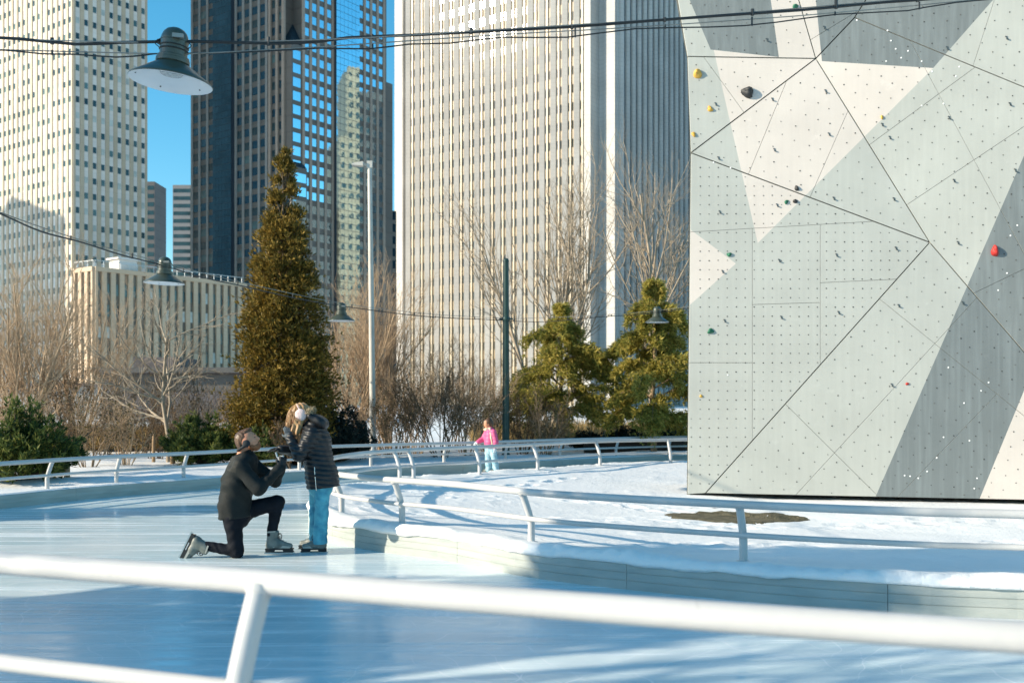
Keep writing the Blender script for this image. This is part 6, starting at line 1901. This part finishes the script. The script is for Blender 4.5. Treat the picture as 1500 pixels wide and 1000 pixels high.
# ---------------------------------------------------------------- child in pink
Yg = 23.3
def PG(px, py, dy=0.0):
    return np.array([(px - CX) / FPX * Yg, Yg + dy, EYE + (HY - py) / FPX * Yg])
kid = empty('person', tuple(PG(718, 694)), 'child in bright pink jacket and pale blue trousers skating by the far railing', 'person')
GO = PG(718, 694)
M['pink'] = pmat('pink_jacket', (0.66, 0.10, 0.24), 0.55, var=0.12, scale=10, bump=0.1)
M['skipants'] = pmat('pale_blue_trousers', (0.16, 0.36, 0.44), 0.7, col2=(0.50, 0.66, 0.72), scale=14)
M['cream'] = pmat('cream_scarf', (0.66, 0.56, 0.40), 0.9)
M['mitten'] = pmat('pale_mitten', (0.62, 0.66, 0.70), 0.8)
hc = PG(714.5, 620)
Bg = basis((-0.92, -0.25, -0.12), (0, 0, 1))
hp_, pt = head_prims(hc, Bg, 0.88)
Jg = dict(sn=PG(723, 632, -0.13), en=PG(726.5, 646, -0.15), wn=PG(725, 656, -0.16), sf=PG(713, 633, 0.10), ef=PG(708, 643, 0.10), wf=PG(700, 647, 0.02))
Kg = dict(hn=PG(722, 658, -0.07), kn=PG(725, 675, -0.07), an=PG(727, 688, -0.07), hf=PG(715, 658, 0.07), kf=PG(715, 675, 0.07), af=PG(716, 688, 0.07))
body = hp_ + [cone(PG(716, 625), PG(717, 631), 0.040, 0.048), cone(PG(718, 634), PG(718, 655), 0.085, 0.085, 1.2)]
for a, b, c in (('sn', 'en', 'wn'), ('sf', 'ef', 'wf')): body += [cone(Jg[a], Jg[b], 0.036, 0.03), cone(Jg[b], Jg[c], 0.03, 0.022)]
for a, b, c in (('hn', 'kn', 'an'), ('hf', 'kf', 'af')): body += [cone(Kg[a], Kg[b], 0.05, 0.036), cone(Kg[b], Kg[c], 0.036, 0.03)]
sdf_obj('body', body, 0.010, M['skin'], kid, GO)
for q in (1, -1): small_ball('eye', pt(0.079, 0.033 * q, 0.008), (0.010, 0.014, 0.008), M['eye'], kid, GO, Bg, 5)
pj = [cone(PG(718, 632), PG(718, 645), 0.105, 0.125, 1.3), cone(PG(718, 645), PG(718.5, 656), 0.125, 0.135, 1.2)]
for a, b, c in (('sn', 'en', 'wn'), ('sf', 'ef', 'wf')): pj += [cone(Jg[a], Jg[b], 0.062, 0.056), cone(Jg[b], Jg[c], 0.055, 0.045, k=0.02)]
sdf_obj('jacket', pj, 0.012, M['pink'], kid, GO, lambda F, X, Y, Z: np.maximum(F - 0.010 * np.abs(np.sin(math.pi * Z / 0.085)), PG(0, 656)[2] - Z))
sp = [cone(PG(718, 655), PG(718, 659), 0.115, 0.115, 1.1), cone(Kg['hn'], Kg['kn'], 0.080, 0.072, k=0.02), cone(Kg['kn'], Kg['an'], 0.072, 0.075, k=0.02), cone(Kg['hf'], Kg['kf'], 0.080, 0.072, k=0.02), cone(Kg['kf'], Kg['af'], 0.072, 0.075, k=0.02)]
sdf_obj('trousers', sp, 0.012, M['skipants'], kid, GO, lambda F, X, Y, Z: F + 0.005 * np.sin(50 * Z + 20 * X))
hr = [elli(pt(-0.030, 0, 0.035), (0.100, 0.086, 0.095), Bg), elli(pt(-0.085, 0, -0.05), (0.045, 0.075, 0.10), Bg)]
sdf_obj('hair', hr, 0.009, M['hair_brown'], kid, GO, lambda F, X, Y, Z: np.maximum(F, ((X - hc[0]) * Bg[0][0] + (Y - hc[1]) * Bg[0][1]) - 0.045 - 0.6 * np.clip(Z - hc[2] - 0.05, 0, 1)))
sc = [cone(PG(712.5, 628.5, -0.07), PG(718, 627.5, -0.06), 0.034, 0.036, k=0.02), cone(PG(712.5, 628.5, -0.07), PG(710, 629, 0.06), 0.034, 0.034, k=0.02), cone(PG(718, 628, -0.11), PG(719.5, 640, -0.165), 0.026, 0.022, k=0.02), cone(PG(719.5, 640, -0.165), PG(722, 654, -0.165), 0.022, 0.020, k=0.02)]
sdf_obj('scarf', sc, 0.010, M['cream'], kid, GO)
sdf_obj('mitten', hand(Jg['wn'], (0.05, 0, -1), (-0.6, 0.6, 0), 1, 0.5, 0.85), 0.008, M['mitten'], kid, GO)
sdf_obj('mitten', hand(Jg['wf'], (-0.8, -0.1, -0.35), (0, 0.3, -1), 1, 0.5, 0.85), 0.008, M['mitten'], kid, GO)
skate(kid, PG(730.5, 693.6, -0.07), (-1, -0.1, 0), (0, 0, 1), GO, 0.72)
skate(kid, PG(719.5, 693.6, 0.07), (-1, 0.1, 0), (0, 0, 1), GO, 0.72)
